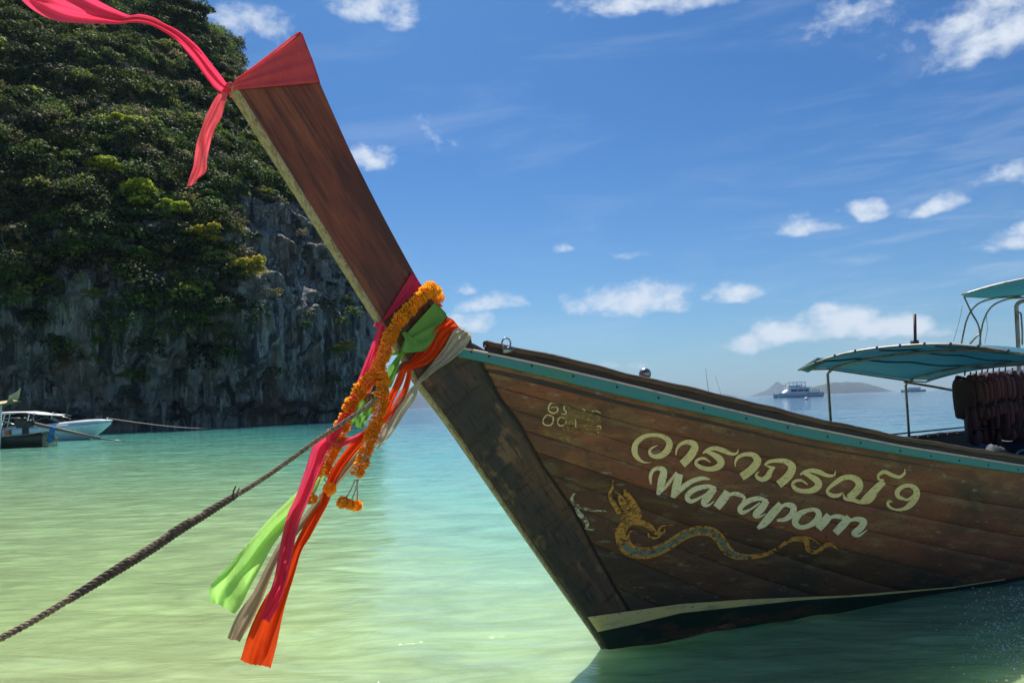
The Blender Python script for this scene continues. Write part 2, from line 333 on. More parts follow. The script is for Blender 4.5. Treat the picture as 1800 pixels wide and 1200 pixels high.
def cliff_grid():
    s = np.arange(len(BASE))[:, None]; z = ZL[None, :]; ia, ib = np.argmax(BASE[:, 0] > -66), np.argmax(BASE[:, 0] > -34); wr = (np.clip(-NIN[:, 0], 0, 1)**.8*np.clip((np.arange(len(BASE))-ia)/(ib-ia), 0, 1))[:, None]
    fi = np.interp(z, [-2, 1, 3, 6, 10, 15, 24, 34, 50, 66, 86, 112], [4.5, 4.2, 2.2, .6, -.8, -.8, 4, 13, 29, 46, 70, 100])
    ri = np.interp(z, [-2, 1, 3, 8, 15, 22, 36, 50, 64, 80, 98], [4, 3.8, 2, .2, -1, 3, 12, 22, 31.5, 42, 53]); ys_ = np.interp(z, [-2, 15, 36, 50, 64, 80, 98], [0, 0, 5, 18, 33, 45, 57])
    ins = fi*(1-wr)+ri*wr
    X = BASE[:, 0][:, None]+NIN[:, 0][:, None]*ins; Y = BASE[:, 1][:, None]+NIN[:, 1][:, None]*ins+ys_*wr; Z = z+0*X
    n1 = fbm(X*.10, Y*.10, Z*.055, 4, 11)-.5; n2 = 1-np.abs(2*fbm(X*.42, Y*.42, Z*.07, 3, 21)-1); n3 = fbm(X*.9, Y*.9, Z*.45, 4, 31)-.5
    n4 = 1-np.abs(2*fbm(X*1.3, Y*1.3, Z*.16, 2, 41)-1)
    d = (9-2*np.clip((Z-20)/20, 0, 1))*n1+3.9*(n2-.6)+2.6*n3+1.5*(n4-.6)
    nt_ = fbm(X*.05, Y*.05, Z*.05, 3, 71); d = d-np.clip((Z-17)/8, 0, 1)*(1-wr*.6)*2.6*np.sin(2*np.pi*Z/8.5+nt_*22)
    # sea caves and hollows near the water
    P = project(np.stack([X, Y, Z], -1)); P[..., 0] += 42*(fbm(X*.3, Y*.3, Z*.3, 3, 51)-.5); P[..., 1] += 50*(fbm(X*.3, Y*.3, Z*.3, 3, 61)-.5)
    for (cx, cy, rx, ry, dp) in [(318, 675, 20, 36, 6), (80, 668, 26, 26, 5), (255, 655, 16, 20, 3.5), (360, 662, 16, 16, 3.5), (150, 700, 40, 18, 2.5), (420, 600, 12, 60, 1.5), (180, 540, 14, 80, 2.5), (560, 640, 40, 20, 2)]:
        d = d-.55*dp*np.exp(-((P[..., 0]-cx)/rx)**2-((P[..., 1]-cy)/ry)**2)
    d = d*np.clip((Z+3)/6, .25, 1)
    X = X-NIN[:, 0][:, None]*d; Y = Y-NIN[:, 1][:, None]*d
    return np.stack([X, Y, Z], -1)
CG = cliff_grid()
cliff = obj('limestone_cliff', CG.reshape(-1, 3), grid_faces(*CG.shape[:2]), rock_m, recenter=True,
    label='tall dark limestone cliff with grey drip streaks and hanging greenery rising from the bay', cat='cliff')
CP = project(CG); gx = np.gradient(CG, axis=0); gz = np.gradient(CG, axis=1); CN = np.cross(gx, gz); CN /= np.linalg.norm(CN, axis=2)[..., None]+1e-9

from mathutils.bvhtree import BVHTree
CBV = BVHTree.FromPolygons([Vector(v) for v in CG.reshape(-1, 3)], grid_faces(*CG.shape[:2]))
def sunlit(P): return CBV.ray_cast(Vector(P)+sun_dir*.5, sun_dir, 160)[0] is None
def reach_light(P, n, steps):
    """branches grow out from the wall towards the sun: first reach at which the crown stands in sunlight"""
    for r in steps:
        if sunlit(P+n*r): return r
    return None
leaf_m = material('leaves', (.05, .09, .03), .7, attr='tint', trans=.35, spec=.15)
twig_m = material('bark', (.14, .12, .10), .85, layers=[((3, 3, .6), 4, .4, .7, (.26, .24, .21), .7)], bump=[((6, 6, 1), 3, .05)])
def leaves(centers, radii, counts, size, cols, squash=.75, seed=0, sun_up=.5):
    g = np.random.default_rng(seed); idx = np.repeat(np.arange(len(centers)), counts); n = len(idx)
    d = g.normal(size=(n, 3)); d /= np.linalg.norm(d, axis=1)[:, None]; d[:, 2] = np.where(d[:, 2] < -.3, -d[:, 2]*.7, d[:, 2])
    rr = radii[idx]*g.uniform(.55, 1.08, n)**.6; c = centers[idx]+d*rr[:, None]*np.array([1, 1, squash])
    nr = d*.8+np.array([0, 0, sun_up])+g.normal(size=(n, 3))*.45; nr /= np.linalg.norm(nr, axis=1)[:, None]
    a = np.cross(nr, g.normal(size=(n, 3))); a /= np.linalg.norm(a, axis=1)[:, None]; b = np.cross(nr, a)
    s = (size[idx] if np.ndim(size) else size)*g.uniform(.55, 1.3, n); s = s[:, None]
    V = np.stack([c-a*s, c-b*s*.55, c+a*s, c+b*s*.55], 1)
    V[:, 2] -= nr*s*.3
    col = cols[idx]*g.uniform(.7, 1.3, (n, 1))*g.uniform(.9, 1.1, (n, 3)); return V, col
def cliff_vegetation():
    g = np.random.default_rng(5)
    Pm = CP[:-1, :-1]; vis = (Pm[..., 0] > -260) & (Pm[..., 0] < 720) & (Pm[..., 1] < 742) & (Pm[..., 1] > -260)
    X, Y, Z = CG[:-1, :-1, 0], CG[:-1, :-1, 1], CG[:-1, :-1, 2]
    nn = fbm(X*.16, Y*.16, Z*.12, 3, 77)
    p = np.clip((Z-9.5-7*(nn-.5)*2)/5, 0, 1)
    rockzone = (Pm[..., 0] > 405+60*(nn-.5)) & (Pm[..., 1] > 330+.25*(Pm[..., 0]-430)+120*(nn-.5))
    p = np.where(rockzone, .05*(nn > .5), p); p = p*(nn > .33); p = np.maximum(p, .035*(Z > 6))
    dA = np.linalg.norm(CG[1:, :-1]-CG[:-1, :-1], axis=2)*np.linalg.norm(CG[:-1, 1:]-CG[:-1, :-1], axis=2)
    wgt = (p*vis*dA).ravel(); wgt /= wgt.sum(); K = 6000
    ii = g.choice(wgt.size, int(K*5), p=wgt)
    cand = CG[:-1, :-1].reshape(-1, 3)[ii]; ok = []
    for i_, c_ in enumerate(cand):
        dd = Vector(c_-CAM); L_ = dd.length
        if CBV.ray_cast(Vector(CAM), dd/L_, L_-2.5)[0] is None: ok.append(i_)
    ii = ii[ok[:K]]; K = len(ii)
    C0 = CG[:-1, :-1].reshape(-1, 3)[ii]; Nn = CN[:-1, :-1].reshape(-1, 3)[ii]
    Nn = Nn*np.sign(np.sum(Nn*(CAM-C0), 1))[:, None]
    rad = g.uniform(.7, 2.3, K)*np.where(Pm[..., 0].ravel()[ii] > 420, .75, 1); C0 = C0+Nn*(rad*.35)[:, None]
    for i in range(K):
        if g.random() < .35:
            r = reach_light(C0[i], Nn[i]*np.array([1, 1, .3]), (.6, 1.6, 2.8, 4.2, 5.5, 7))
            if r: C0[i] += Nn[i]*np.array([1, 1, .3])*(r+.9)
    pal = 1.7*np.array([(.028, .046, .012), (.044, .072, .014), (.068, .105, .016), (.095, .108, .024), (.11, .094, .040), (.05, .060, .030), (.16, .19, .020)])
    k = g.choice(len(pal), K, p=[.24, .22, .18, .13, .08, .09, .06]); cols = np.minimum(pal[k]*g.uniform(.55, 1.5, (K, 1)), .42)
    ls = g.choice([.15, .2, .25, .34, .44], K, p=[.2, .25, .25, .18, .12]); cnt = ((55*rad**1.5+25)*np.clip((.24/ls)**1.2, .45, 1.5)).astype(int)
    V, c = leaves(C0, rad, cnt, ls, cols, .8, 3)
    # trailing creepers
    q = g.choice(K, 900); L_ = g.uniform(1.5, 5, 900); rep = 22; t = np.tile(np.linspace(0, 1, rep), 900); cc = np.repeat(C0[q], rep, 0)
    cc = cc+np.stack([g.normal(0, .25, len(t)), g.normal(0, .25, len(t)), -t*np.repeat(L_, rep)-.4], -1); cc -= np.repeat(Nn[q], rep, 0)*0.1
    V2, c2 = leaves(cc, np.full(len(cc), .2), np.full(len(cc), 1), .2, np.repeat(cols[q]*.85, rep, 0), 1, 9)
    quads('cliff_vegetation', np.concatenate([V, V2]), leaf_m, np.concatenate([c, c2]), kind='stuff', label='dense dark green shrubs and creepers covering the cliff face', cat='vegetation', origin=(-60, 95, 0))
    # bare pale branches
    mb = MB()
    for i in g.choice(K, 260):
        p0 = C0[i]; d = np.array([g.normal(0, .5), g.normal(0, .3), g.uniform(.3, 1)]); d += Nn[i]*.9; d /= np.linalg.norm(d); L1 = g.uniform(1.5, 3.6)
        pts = [p0+d*L1*t+np.array([g.normal(0, .12), 0, g.normal(0, .12)]) for t in (0, .35, .7, 1)]; mb.tube(pts, [.09, .06, .045, .02], 4, False)
        e = d+g.normal(0, .5, 3); e /= np.linalg.norm(e); mb.tube([pts[1], pts[1]+e*L1*.3, pts[1]+e*L1*.55+np.array([0, 0, .2])], [.05, .035, .015], 4, False)
    mb.build('bare_branches', twig_m, kind='stuff', label='pale bare branches among the cliff shrubs', cat='branches')
cliff_vegetation()

# dripstone hanging from the overhang
g_ = np.random.default_rng(8)
for i in range(80):
    ii = int(g_.integers(40, 330)); jj = int(g_.integers(16, 44)); P0_ = CG[ii, jj]; n_ = CN[ii, jj]; n_ = n_*np.sign(np.dot(n_, CAM-P0_)); L1 = g_.uniform(1.0, 3.4); r0 = g_.uniform(.25, .6)
    pts = [P0_+n_*.15+np.array([g_.normal(0, .08)*t, 0, .8-L1*t]) for t in np.linspace(0, 1, 7)]
    V_, F_ = tube(pts, [r0, r0*.95, r0*.8, r0*.72, r0*.5, r0*.3, r0*.06], 7); V_ = np.array(V_)-np.array(cliff.location); obj('stalactite', V_, F_, rock_m, cliff)

def crown_mesh(seed, lobes=9, flat=.6):
    g = np.random.default_rng(seed); c = []; r = []
    for i in range(lobes):
        a = g.uniform(0, 6.28); d = g.uniform(.15, .78); c.append((d*math.cos(a)*1.1, d*math.sin(a), g.uniform(-.25, .45)-d*.2)); r.append(g.uniform(.22, .40))
    return np.array(c), np.array(r)
def proto_crown(seed, col):
    c, r = crown_mesh(seed, 13); V, cc = leaves(c, r, np.full(len(c), 150), .085, np.tile(np.array(col), (len(c), 1)), .6, seed, .9)
    me = quads('crown', V, leaf_m, cc).data; bpy.data.objects.remove(bpy.data.objects[-1] if False else [o for o in bpy.data.objects if o.data is me][0]); return me, c
TINT = {'lime': (.48, .56, .04), 'yellow': (.56, .48, .045), 'green': (.16, .27, .04), 'olive': (.28, .29, .07), 'dark': (.05, .08, .025), 'grey': (.20, .23, .13)}
PROTO = {}
def tree(px, py, rp, tint, label, k):
    key = (tint, k % 3)
    if key not in PROTO: PROTO[key] = proto_crown(100+10*list(TINT).index(tint)+k % 3, TINT[tint])
    me, lob = PROTO[key]
    for sx_ in (0, -8, -18, -30, -45):
        h_ = CBV.ray_cast(Vector(CAM), Vector(ray(px+sx_, py)).normalized(), 400)
        if h_[0] is not None and h_[0].y < 190: break
    P = np.array(h_[0]); n = np.array(h_[1]); n = n*np.sign(np.dot(n, CAM-P)); n[2] *= .3; n[1] = min(n[1], -.3); n /= np.linalg.norm(n)
    rad = rp/F_PX*P[1]*1.15
    for r_ in ((1.2, 1.8, 2.6, 3.4, 4.2, 5.2, 6.5, 8) if tint != 'dark' else (1.0,)):
        c = P+n*rad*.75+n*np.array([1, 1, 0])*r_; q = atdist(px, py, c[1]); c[0], c[2] = q[0], q[2]
        if sunlit(c+np.array([0, 0, rad*.2])) and sunlit(c-n*rad*.5+np.array([0, 0, rad*.3])): break
    root = P-n*.3-np.array([0, 0, rad*.9])
    e = empty('cliff_tree', root, 0, label=label, cat='tree', group='trees clinging to the cliff')
    o = bpy.data.objects.new('crown', me); COL.objects.link(o); o.parent = e; o.location = c-root; o.scale = (rad, rad*.8, rad*.95); o.rotation_euler = (0, 0, 0)
    mb = MB(); mid = (c-root)*.55+np.array([0, 0, -rad*.1]); mb.tube([(0, 0, 0), mid*.6, mid], [rad*.07, rad*.055, rad*.045], 6)
    for q in lob[:6]: mb.tube([mid, mid*.4+(c-root+q*rad*.8)*.6, c-root+q*rad*np.array([1, .8, .95])], [rad*.04, rad*.028, rad*.01], 4, False)
    mb.build('trunk', twig_m, e)
TREES = [
 (215, 222, 36, 'lime', 'bright lime tree high on the cliff, left of where the pink ribbon end hangs'),
 (182, 290, 30, 'lime', 'yellow green tree on the cliff just left of the broad lime canopy'),
 (250, 345, 46, 'lime', 'broadest bright lime canopy halfway up the cliff'),
 (300, 368, 30, 'lime', 'lime tree drooping off the right end of the broad lime canopy'),
 (362, 352, 32, 'green', 'mid green tree below the tip of the hanging pink ribbon'),
 (352, 410, 32, 'yellow', 'yellowish tree at the left edge of the bare streaked rock, above its twin'),
 (370, 448, 26, 'olive', 'olive tree directly under the yellowish tree beside the bare rock'),
 (402, 394, 21, 'lime', 'small lime shrub tree perched on top of the vertical rock ribs'),
 (430, 468, 33, 'yellow', 'yellow green tree jutting out over the streaked bare rock face'),
 (352, 505, 20, 'lime', 'small bright tree below the yellowish pair, left of the rock streaks'),
 (44, 440, 30, 'olive', 'pale olive tree at the far left, halfway up the cliff'),
 (22, 478, 28, 'olive', 'green tree at the left picture edge under the pale olive tree'),
 (36, 508, 20, 'olive', 'flat topped little tree at far left, lowest of the olive group'),
 (130, 432, 22, 'green', 'small mid green tree between the far left olive tree and the grey bush'),
 (213, 430, 26, 'grey', 'greyish leaved bush tree below the broad lime canopy'),
 (356, 560, 16, 'green', 'lone little tree on the lower rock wall above the sea caves'),
 (538, 572, 13, 'green', 'tiny green tree on dark rock close to the wooden prow'),
 (600, 614, 24, 'olive', 'low sprawling shrub on the ledge at the cliff end nearest the pink cloth'),
 (125, 268, 24, 'green', 'mid green tree in the upper left part of the cliff'),
 (135, 140, 30, 'grey', 'grey green tree high up, under the flying pink streamer, left of the dead wood'),
 (280, 88, 26, 'olive', 'yellowish olive tree on the skyline just above the pink streamer'),
 (283, 118, 12, 'lime', 'small bright tuft below the pink streamer bend'),
 (62, 52, 26, 'olive', 'olive brown tree below the left end of the pink streamer'),
 (248, 192, 15, 'green', 'small round green tree between the lime tree and the pink ribbon'),
 (395, 250, 28, 'green', 'green tree right beside the prow board, right of the hanging ribbon'),
 (440, 240, 26, 'dark', 'dark tree on the ridge behind the upper prow board'),
 (345, 25, 30, 'dark', 'topmost dark tree where the ridge meets the picture top'),
 (368, 75, 28, 'dark', 'dark ridge tree second from the top of the skyline'),
 (396, 118, 22, 'dark', 'dark ridge tree just left of the red knot'),
 (310, 55, 28, 'dark', 'dark leafy tree behind the ridge edge above the streamer'),
 (245, 445, 22, 'green', 'rounded green bush left of the yellowish pair'),
 (165, 515, 18, 'olive', 'small pale tuft above the long dark crevice'),
 (470, 345, 24, 'grey', 'grey green shrub on bare rock left of the prow board middle'),
 (85, 345, 24, 'dark', 'dark drooping tree at left below the grey trunks')]
for k, a in enumerate(TREES): tree(*a, k)

# ------------------------------------------------------------------ far islands
isl_m = material('forested_hill', (.016, .032, .018), .95, layers=[((.012, .012, .02), 7, .45, .65, (.035, .06, .03), .8), ((.008, .008, .02), 6, .55, .7, (.09, .09, .08), .5)], bump=[((.014, .014, .014), 6, 25)])
def island(px0, px1, prof, dist, seed, label):
    """prof: heights in px over the horizon, evenly spaced from px0 to px1"""
    n, m = 90, 26; V = []
    hor = lambda x: 717-.035*(x-720)
    for i in range(n):
        u = i/(n-1); px = px0+(px1-px0)*u; P = atdist(px, hor(px), dist); h = np.interp(u, np.linspace(0, 1, len(prof)), prof)*dist/F_PX
        h *= .82+.36*fbm(np.array([u*14.]), np.array([seed*3.3]), np.array([0.]), 4, seed)[0]
        dep = dist*.06+h*2
        for j in range(m):
            v = j/(m-1)*2-1; z = h*max(0, (1-abs(v)**1.7))*(1+.25*(fbm(np.array([u*20.]), np.array([v*4.]), np.array([1.]), 3, seed+5)[0]-.5))-1
            V.append((P[0], dist+dep*v*.5, z if abs(v) < 1 else -3))
    obj('island', V, grid_faces(n, m), isl_m, kind='structure', label=label, recenter=True)
island(1372, 1556, [1, 14, 19, 12, 17, 20, 21, 20, 16, 12, 1], 6000, 3, 'green headland beyond the catamaran')
island(1325, 1400, [1, 6, 9, 14, 22, 16, 10, 1], 8500, 4, 'pale far island behind the catamaran')
island(1225, 1293, [5, 9, 8, 7, 5, 1], 8000, 5, 'low pale island behind the sailing boat')
island(1660, 1960, [1, 8, 18, 28, 36, 30, 24, 20, 10, 1], 7500, 6, 'island behind the life jackets')
island(560, 812, [2, 20, 24, 18, 22, 31, 36, 24, 12, 1], 8300, 8, 'pale far island seen between ribbons and bow')

# ------------------------------------------------------------------ longtail boat: frame and hull surface
S0 = ground(1066, 1141); TH = R(32)
AX = np.array([math.cos(TH), math.sin(TH), 0]); NX = np.array([math.sin(TH), -math.cos(TH), 0])
def cpl(px, py, w=0.0):
    """point of the plane w metres to the near side of the centre line, in boat coordinates (s, w, z)"""
    d = ray(px, py); t = (np.dot(S0-CAM, NX)+w)/np.dot(d, NX); P = CAM+t*d-S0; return np.array([np.dot(P, AX), w, P[2]])
def cps(px, py, s):
    d = ray(px, py); t = (s-np.dot(CAM-S0, AX))/np.dot(d, AX); P = CAM+t*d-S0; return np.array([s, np.dot(P, NX), P[2]])
def loc(q): q = np.asarray(q, float); return q*np.array([1, -1, 1])          # (s,w,z) -> boat local xyz
def world(q): q = np.asarray(q, float); return S0+q[..., :1]*AX+q[..., 1:2]*NX+q[..., 2:3]*np.array([0, 0, 1.0])
boat = empty('longtail_boat', S0, TH, label='wooden longtail boat with tall red brown prow, teal rail and painted name on its side', cat='boat')

SS = np.linspace(-1.3, 8, 466)
def smooth(xs, ys, win=.3):
    y = np.interp(SS, xs, ys); k = int(win/.02)|1; yp = np.pad(y, k//2, mode='reflect', reflect_type='odd'); return np.convolve(yp, np.ones(k)/k, 'valid')
WT = smooth([-1.3, -.93, -.66, -.33, .33, .9, 2.0, 3.45, 5, 8], [.030, .055, .2, .37, .57, .69, .85, .98, 1.05, .95])
wtop = lambda s: np.interp(s, SS, WT)
def solve(px, py, dw=0.0):
    s = 0.0
    for _ in range(60): q = cpl(px, py, float(wtop(s))+dw); s = s*.5+q[0]*.5
    return q
def ztab(pts, dw):
    q = np.array([solve(*p, dw) for p in pts]); return q[:, 0], q[:, 2]
TB = [(700, 612), (820, 628), (870, 640), (937, 656), (1053, 686), (1170, 713), (1240, 727), (1407, 768), (1590, 800), (1700, 818), (1800, 832)]
a, b = ztab(TB, 0); ZT = smooth(np.append(a, [a[-1]+1.5, 9]), np.append(b, [b[-1]-.10, b[-1]-.06]), .24)
TT = [(700, 592), (820, 610), (925, 632.5), (1030, 657), (1135, 681.5), (1240, 708), (1380, 741), (1590, 783), (1800, 817)]
a, b = ztab(TT, .03); ZR = smooth(np.append(a, [a[-1]+1.5, 9]), np.append(b, [b[-1]-.10, b[-1]-.06]), .24)
TCp = [(700, 570), (829, 592), (867, 602), (925, 615), (1007, 632), (1123, 662), (1240, 687), (1407, 729), (1590, 768), (1700, 786), (1800, 800)]
a, b = ztab(TCp, -.03); ZC = smooth(np.append(a, [a[-1]+1.5, 9]), np.append(b, [b[-1]-.10, b[-1]-.06]), .24)
zt = lambda s: np.interp(s, SS, ZT); zr = lambda s: np.interp(s, SS, ZR); zc = lambda s: np.interp(s, SS, ZC)
wwl = lambda s: np.interp(s, [0, .3, .6, 1, 1.5, 2, 2.5, 3, 3.6, 5, 8], [.010, .085, .15, .215, .29, .375, .475, .58, .70, .86, .82])
def stem_front(z): return np.interp(z, SZ, SA)
st_px = [(413, 155), (490, 278), (567, 400), (620, 485), (671, 566), (713, 628), (734, 668), (787, 738), (845, 822), (900, 902), (980, 1017), (1066, 1141)]
q = np.array([cpl(*p, .03) for p in st_px]); SA = q[::-1, 0]; SZ = q[::-1, 2]
def hull(s, v, off=0.0):
    """near side hull surface; s station at the sheer, v 0 at the sheer, 1 at the waterline"""
    s = np.asarray(s, float); v = np.asarray(v, float); off = np.asarray(off, float)
    Tt = np.stack([s, wtop(s), zt(s)], -1); sb = (s+1.3)*8/9.3; Bt = np.stack([sb, wwl(sb), 0*s], -1)
    P = Tt+(Bt-Tt)*v[..., None]
    u = np.clip((s+1.3)/1.2, 0, 1); P[..., 1] += .05*np.sin(np.pi*np.clip(v, 0, 1.15)/1.15)*u
    fr = stem_front(P[..., 2]) + .012; P[..., 0] = np.where(s < -1.0, P[..., 0]+(fr-P[..., 0])*np.clip((-1.0-s)/.3, 0, 1), P[..., 0])
    dT = np.stack([np.interp(s+.02, SS, SS)-s, wtop(s+.02)-wtop(s), 0*s], -1); nrm = np.stack([-(wtop(s+.02)-wtop(s-.02)), .04+0*s, -.012+0*s], -1)
    nrm /= np.linalg.norm(nrm, axis=-1)[..., None]
    return P+nrm*off[..., None]
hl = lambda s, v, off=0.0: loc(hull(s, v, off))
gs, gv = np.meshgrid(np.linspace(-1.3, 7.9, 900), np.linspace(-.05, 1.25, 260), indexing='ij'); GP = project(world(hull(gs, gv)))
def inv(px, py):
    """station and v on the near hull side that show at a picture point"""
    i, j = np.unravel_index(np.argmin((GP[..., 0]-px)**2+(GP[..., 1]-py)**2), gs.shape); s, v = gs[i, j], gv[i, j]
    for _ in range(3):
        p = project(world(hull(s, v))); ps = project(world(hull(s+.002, v))); pv = project(world(hull(s, v+.002)))
        J = np.stack([(ps-p)/.002, (pv-p)/.002], -1)
        try: d = np.linalg.solve(J, np.array([px, py])-p)
        except Exception: break
        d = np.clip(d, -.05, .05); s, v = s+d[0], v+d[1]
    return s, v
def inv_many(P): return np.array([inv(*p) for p in P])

wood_m = material('varnished_hull_planks', (.225, .085, .05), .6, coords='Object', objvar=.2, spec=.22, rot=.16, layers=[
    ((1.2, 3, 5), 5, .42, .66, (.125, .07, .048), .8), ((2.2, 4, 14), 7, .5, .72, (.32, .21, .10), .6), ((.7, 1, 1.6), 4, .5, .66, (.045, .040, .030), .7),
    ((2.5, 3, 7), 8, .56, .66, (.30, .19, .085), .4), ((30, 30, 160), 6, .56, .66, (.035, .024, .018), .7), ((9, 9, 30), 8, .62, .70, (.36, .32, .26), .55), ((3, 3, 3), 6, .6, .68, (.30, .12, .065), .55)],
    bump=[((4, 5, 60), 5, .0035), ((9, 9, 14), 6, .003)])
stem_m = material('dark_stem_wood', (.055, .05, .045), .6, coords='Object', spec=.25, rot=-.6, layers=[
    ((3.5, 3, .9), 6, .46, .58, (.15, .085, .05), .8), ((8, 8, 4), 8, .56, .64, (.26, .16, .085), .65), ((60, 20, 9), 5, .52, .66, (.02, .018, .015), .6), ((5, 5, 20), 6, .5, .7, (.02, .02, .018), .6)],
    bump=[((8, 8, 22), 6, .004)])
WL = lambda f, q: [((1.2, 3, 5), 5, .42, .66, tuple(f*c for c in (.125, .07, .048)), .8), ((2.2, 4, 14), 7, .5, .72, tuple(q*c for c in (.32, .21, .10)), .6), ((.7, 1, 1.6), 4, .46, .62, tuple(f*c for c in (.07, .06, .045)), .8),
    ((2.2, 3, 6), 8, .57, .65, tuple(q*c for c in (.30, .21, .10)), .5), ((30, 30, 160), 6, .56, .66, (.035, .024, .018), .7), ((9, 9, 30), 8, .60, .69, tuple(q*c for c in (.36, .32, .26)), .6), ((3, 3, 3), 6, .62, .7, tuple(q*c for c in (.30, .12, .065)), .5)]
BW = [((4, 5, 60), 5, .0035), ((9, 9, 14), 6, .003)]
mid_m = material('worn_hull_planks', (.15, .072, .044), .62, coords='Object', objvar=.2, spec=.22, rot=.16, layers=WL(.9, .8), bump=BW)
low_m = material('grimy_hull_planks', (.075, .054, .040), .65, coords='Object', objvar=.2, spec=.22, rot=.14, layers=WL(.6, .6), bump=BW)
caulk_m = material('seam_caulking', (.03, .021, .016), .8)
# seams between the planks, as depth below the sheer along the skin
tbx = np.array([p[0] for p in TB]); tby = np.array([p[1] for p in TB]); tb = lambda x: np.interp(x, tbx, tby)
wl_px = np.array([(1066, 1141), (1178, 1130), (1284, 1103), (1400, 1078), (1622, 1052), (1800, 1020)]); wly = lambda x: np.interp(x, wl_px[:, 0], wl_px[:, 1])
def girth(s): Tq = hull(s, 0*s); Bq = hull(s, 0*s+1); return np.linalg.norm(Bq-Tq, axis=-1)
SEAMS = []
for d0 in (0, 41, 74, 106, 138, 172, 212, 262, 318, 380, 450, 530):
    if d0 == 0: SEAMS.append(lambda s: 0*s); continue
    q = []
    for x in np.linspace(880, 1780, 15):
        y = tb(x)+d0*(1+.6*(x-940)/1000)
        if y < wly(max(x, 1066))+25: s, v = inv(x, y); q.append((s, v*girth(np.array(s))))
    q = np.array(q); c = np.polyfit(q[:, 0], q[:, 1], 2 if len(q) > 10 else 1); s1 = q[-1, 0]; y1 = np.polyval(c, s1); sl = np.polyval(np.polyder(c), s1)
    SEAMS.append(lambda s, c=c, s1=s1, y1=y1, sl=sl: np.where(s < s1, np.polyval(c, s), y1+(s-s1)*max(0.0, min(sl, .05))))
def seam_v(k, s):
    if k >= len(SEAMS): return 1.2+0*s
    g = SEAMS[0](s)
    for j in range(1, k+1): g = np.maximum(SEAMS[j](s), g+.055)
    return np.minimum(g/girth(s), 1.2)
dg = inv_many([(846, 631), (853, 650), (880, 700), (913, 743), (953, 817), (1011, 899), (1045, 967), (1080, 1030), (1120, 1096)])
dgv = np.concatenate([[-.02], dg[1:, 1], [1.25]]); dgs = np.concatenate([[dg[0, 0]], dg[1:, 0], [dg[-1, 0]+.05]])
diag = lambda v: np.interp(v, dgv, dgs)
def seam_dist(s, v):
    """metres from a point on the skin to the nearest seam"""
    s = np.asarray(s, float); g = girth(s); d = np.min([np.abs(seam_v(k, s)-v)*g for k in range(1, len(SEAMS))], axis=0)
    return np.minimum(d, np.abs(s-diag(v))*.8)
prof = [(0, -.011), (.005, -.003), (.02, 0), (.25, 0), (.5, 0), (.75, 0), (.98, 0), (.995, -.003), (1, -.011)]
for k in range(len(SEAMS)):
    s_all = np.linspace(-1.1, 7.9, 260); V = []; rows = 0
    va = seam_v(k, s_all); vb = seam_v(k+1, s_all); st0 = np.maximum(diag(va), -1.3)
    # start each row of the plank at the stem seam
    f0 = 0
    ts = np.concatenate([np.linspace(0, 1, 200)**1.25]); V = []
    ss0 = diag(np.interp(0.0, s_all, va)); 
    for t in ts:
        row = []
        for (f, o) in prof:
            # iterate so that the row start lies on the seam line
            sst = 0.0
            for _ in range(12):
                vv = float(np.interp(sst, s_all, va)*(1-f)+np.interp(sst, s_all, vb)*f); sst = .4*sst+.6*float(diag(vv))
            s = sst+.006+(7.9-sst)*t; v = float(np.interp(s, s_all, va)*(1-f)+np.interp(s, s_all, vb)*f)
            row.append((s, v, o, f))
        V.append(row)
    A_ = np.array(V); s, v, o = A_[..., 0], A_[..., 1], A_[..., 2]
    keep = (v[:, 0] < 1.19)
    if keep.sum() < 4: continue
    ix = np.where(keep)[0]; sl_ = slice(ix[0], ix[-1]+1); n_keep = ix[-1]+1-ix[0]; ff = A_[sl_][..., 3]
    s, v, o = s[sl_], v[sl_], o[sl_]
    g = girth(s); sgn = np.where(ff < .5, 1, -1); v = v+np.where((ff == 0) | (ff == 1), sgn*(.0008+.0011*vnoise(s*2.3+k*7, v*0, s*0))/g, 0)
    o = o+.004*(fbm(s*1.3, v*9, 0*s+k, 2, k)-.5); o[0] -= .013
    P = hl(s, v, o); obj('plank', P.reshape(-1, 3), grid_faces(n_keep, len(prof)), wood_m if k < 4 else (mid_m if k < 7 else low_m), boat)
# caulking behind the seams
s, v = np.meshgrid(np.linspace(-1.3, 7.9, 260), np.linspace(-.005, 1.2, 40), indexing='ij')
obj('caulking', hl(s, v, 0*s-.011).reshape(-1, 3), grid_faces(260, 40), caulk_m, boat)
# stem piece: from the cutwater to the diagonal seam
vv = np.linspace(-.09, 1.22, 60); tt = np.linspace(0, 1, 30); V = []
for v0 in vv:
    s = -1.3+(diag(v0)-.008+1.3)*tt; o = np.where(tt > .985, -.01, .006)+.004*(fbm(s*3, 0*s+v0*5, 0*s, 3, 9)-.5)*np.minimum(1, tt*6); V.append(hl(s, 0*s+v0, o))
obj('stem_piece', np.array(V).reshape(-1, 3), grid_faces(60, 30), stem_m, boat, label='charcoal and brown bow piece between cutwater and plank ends')

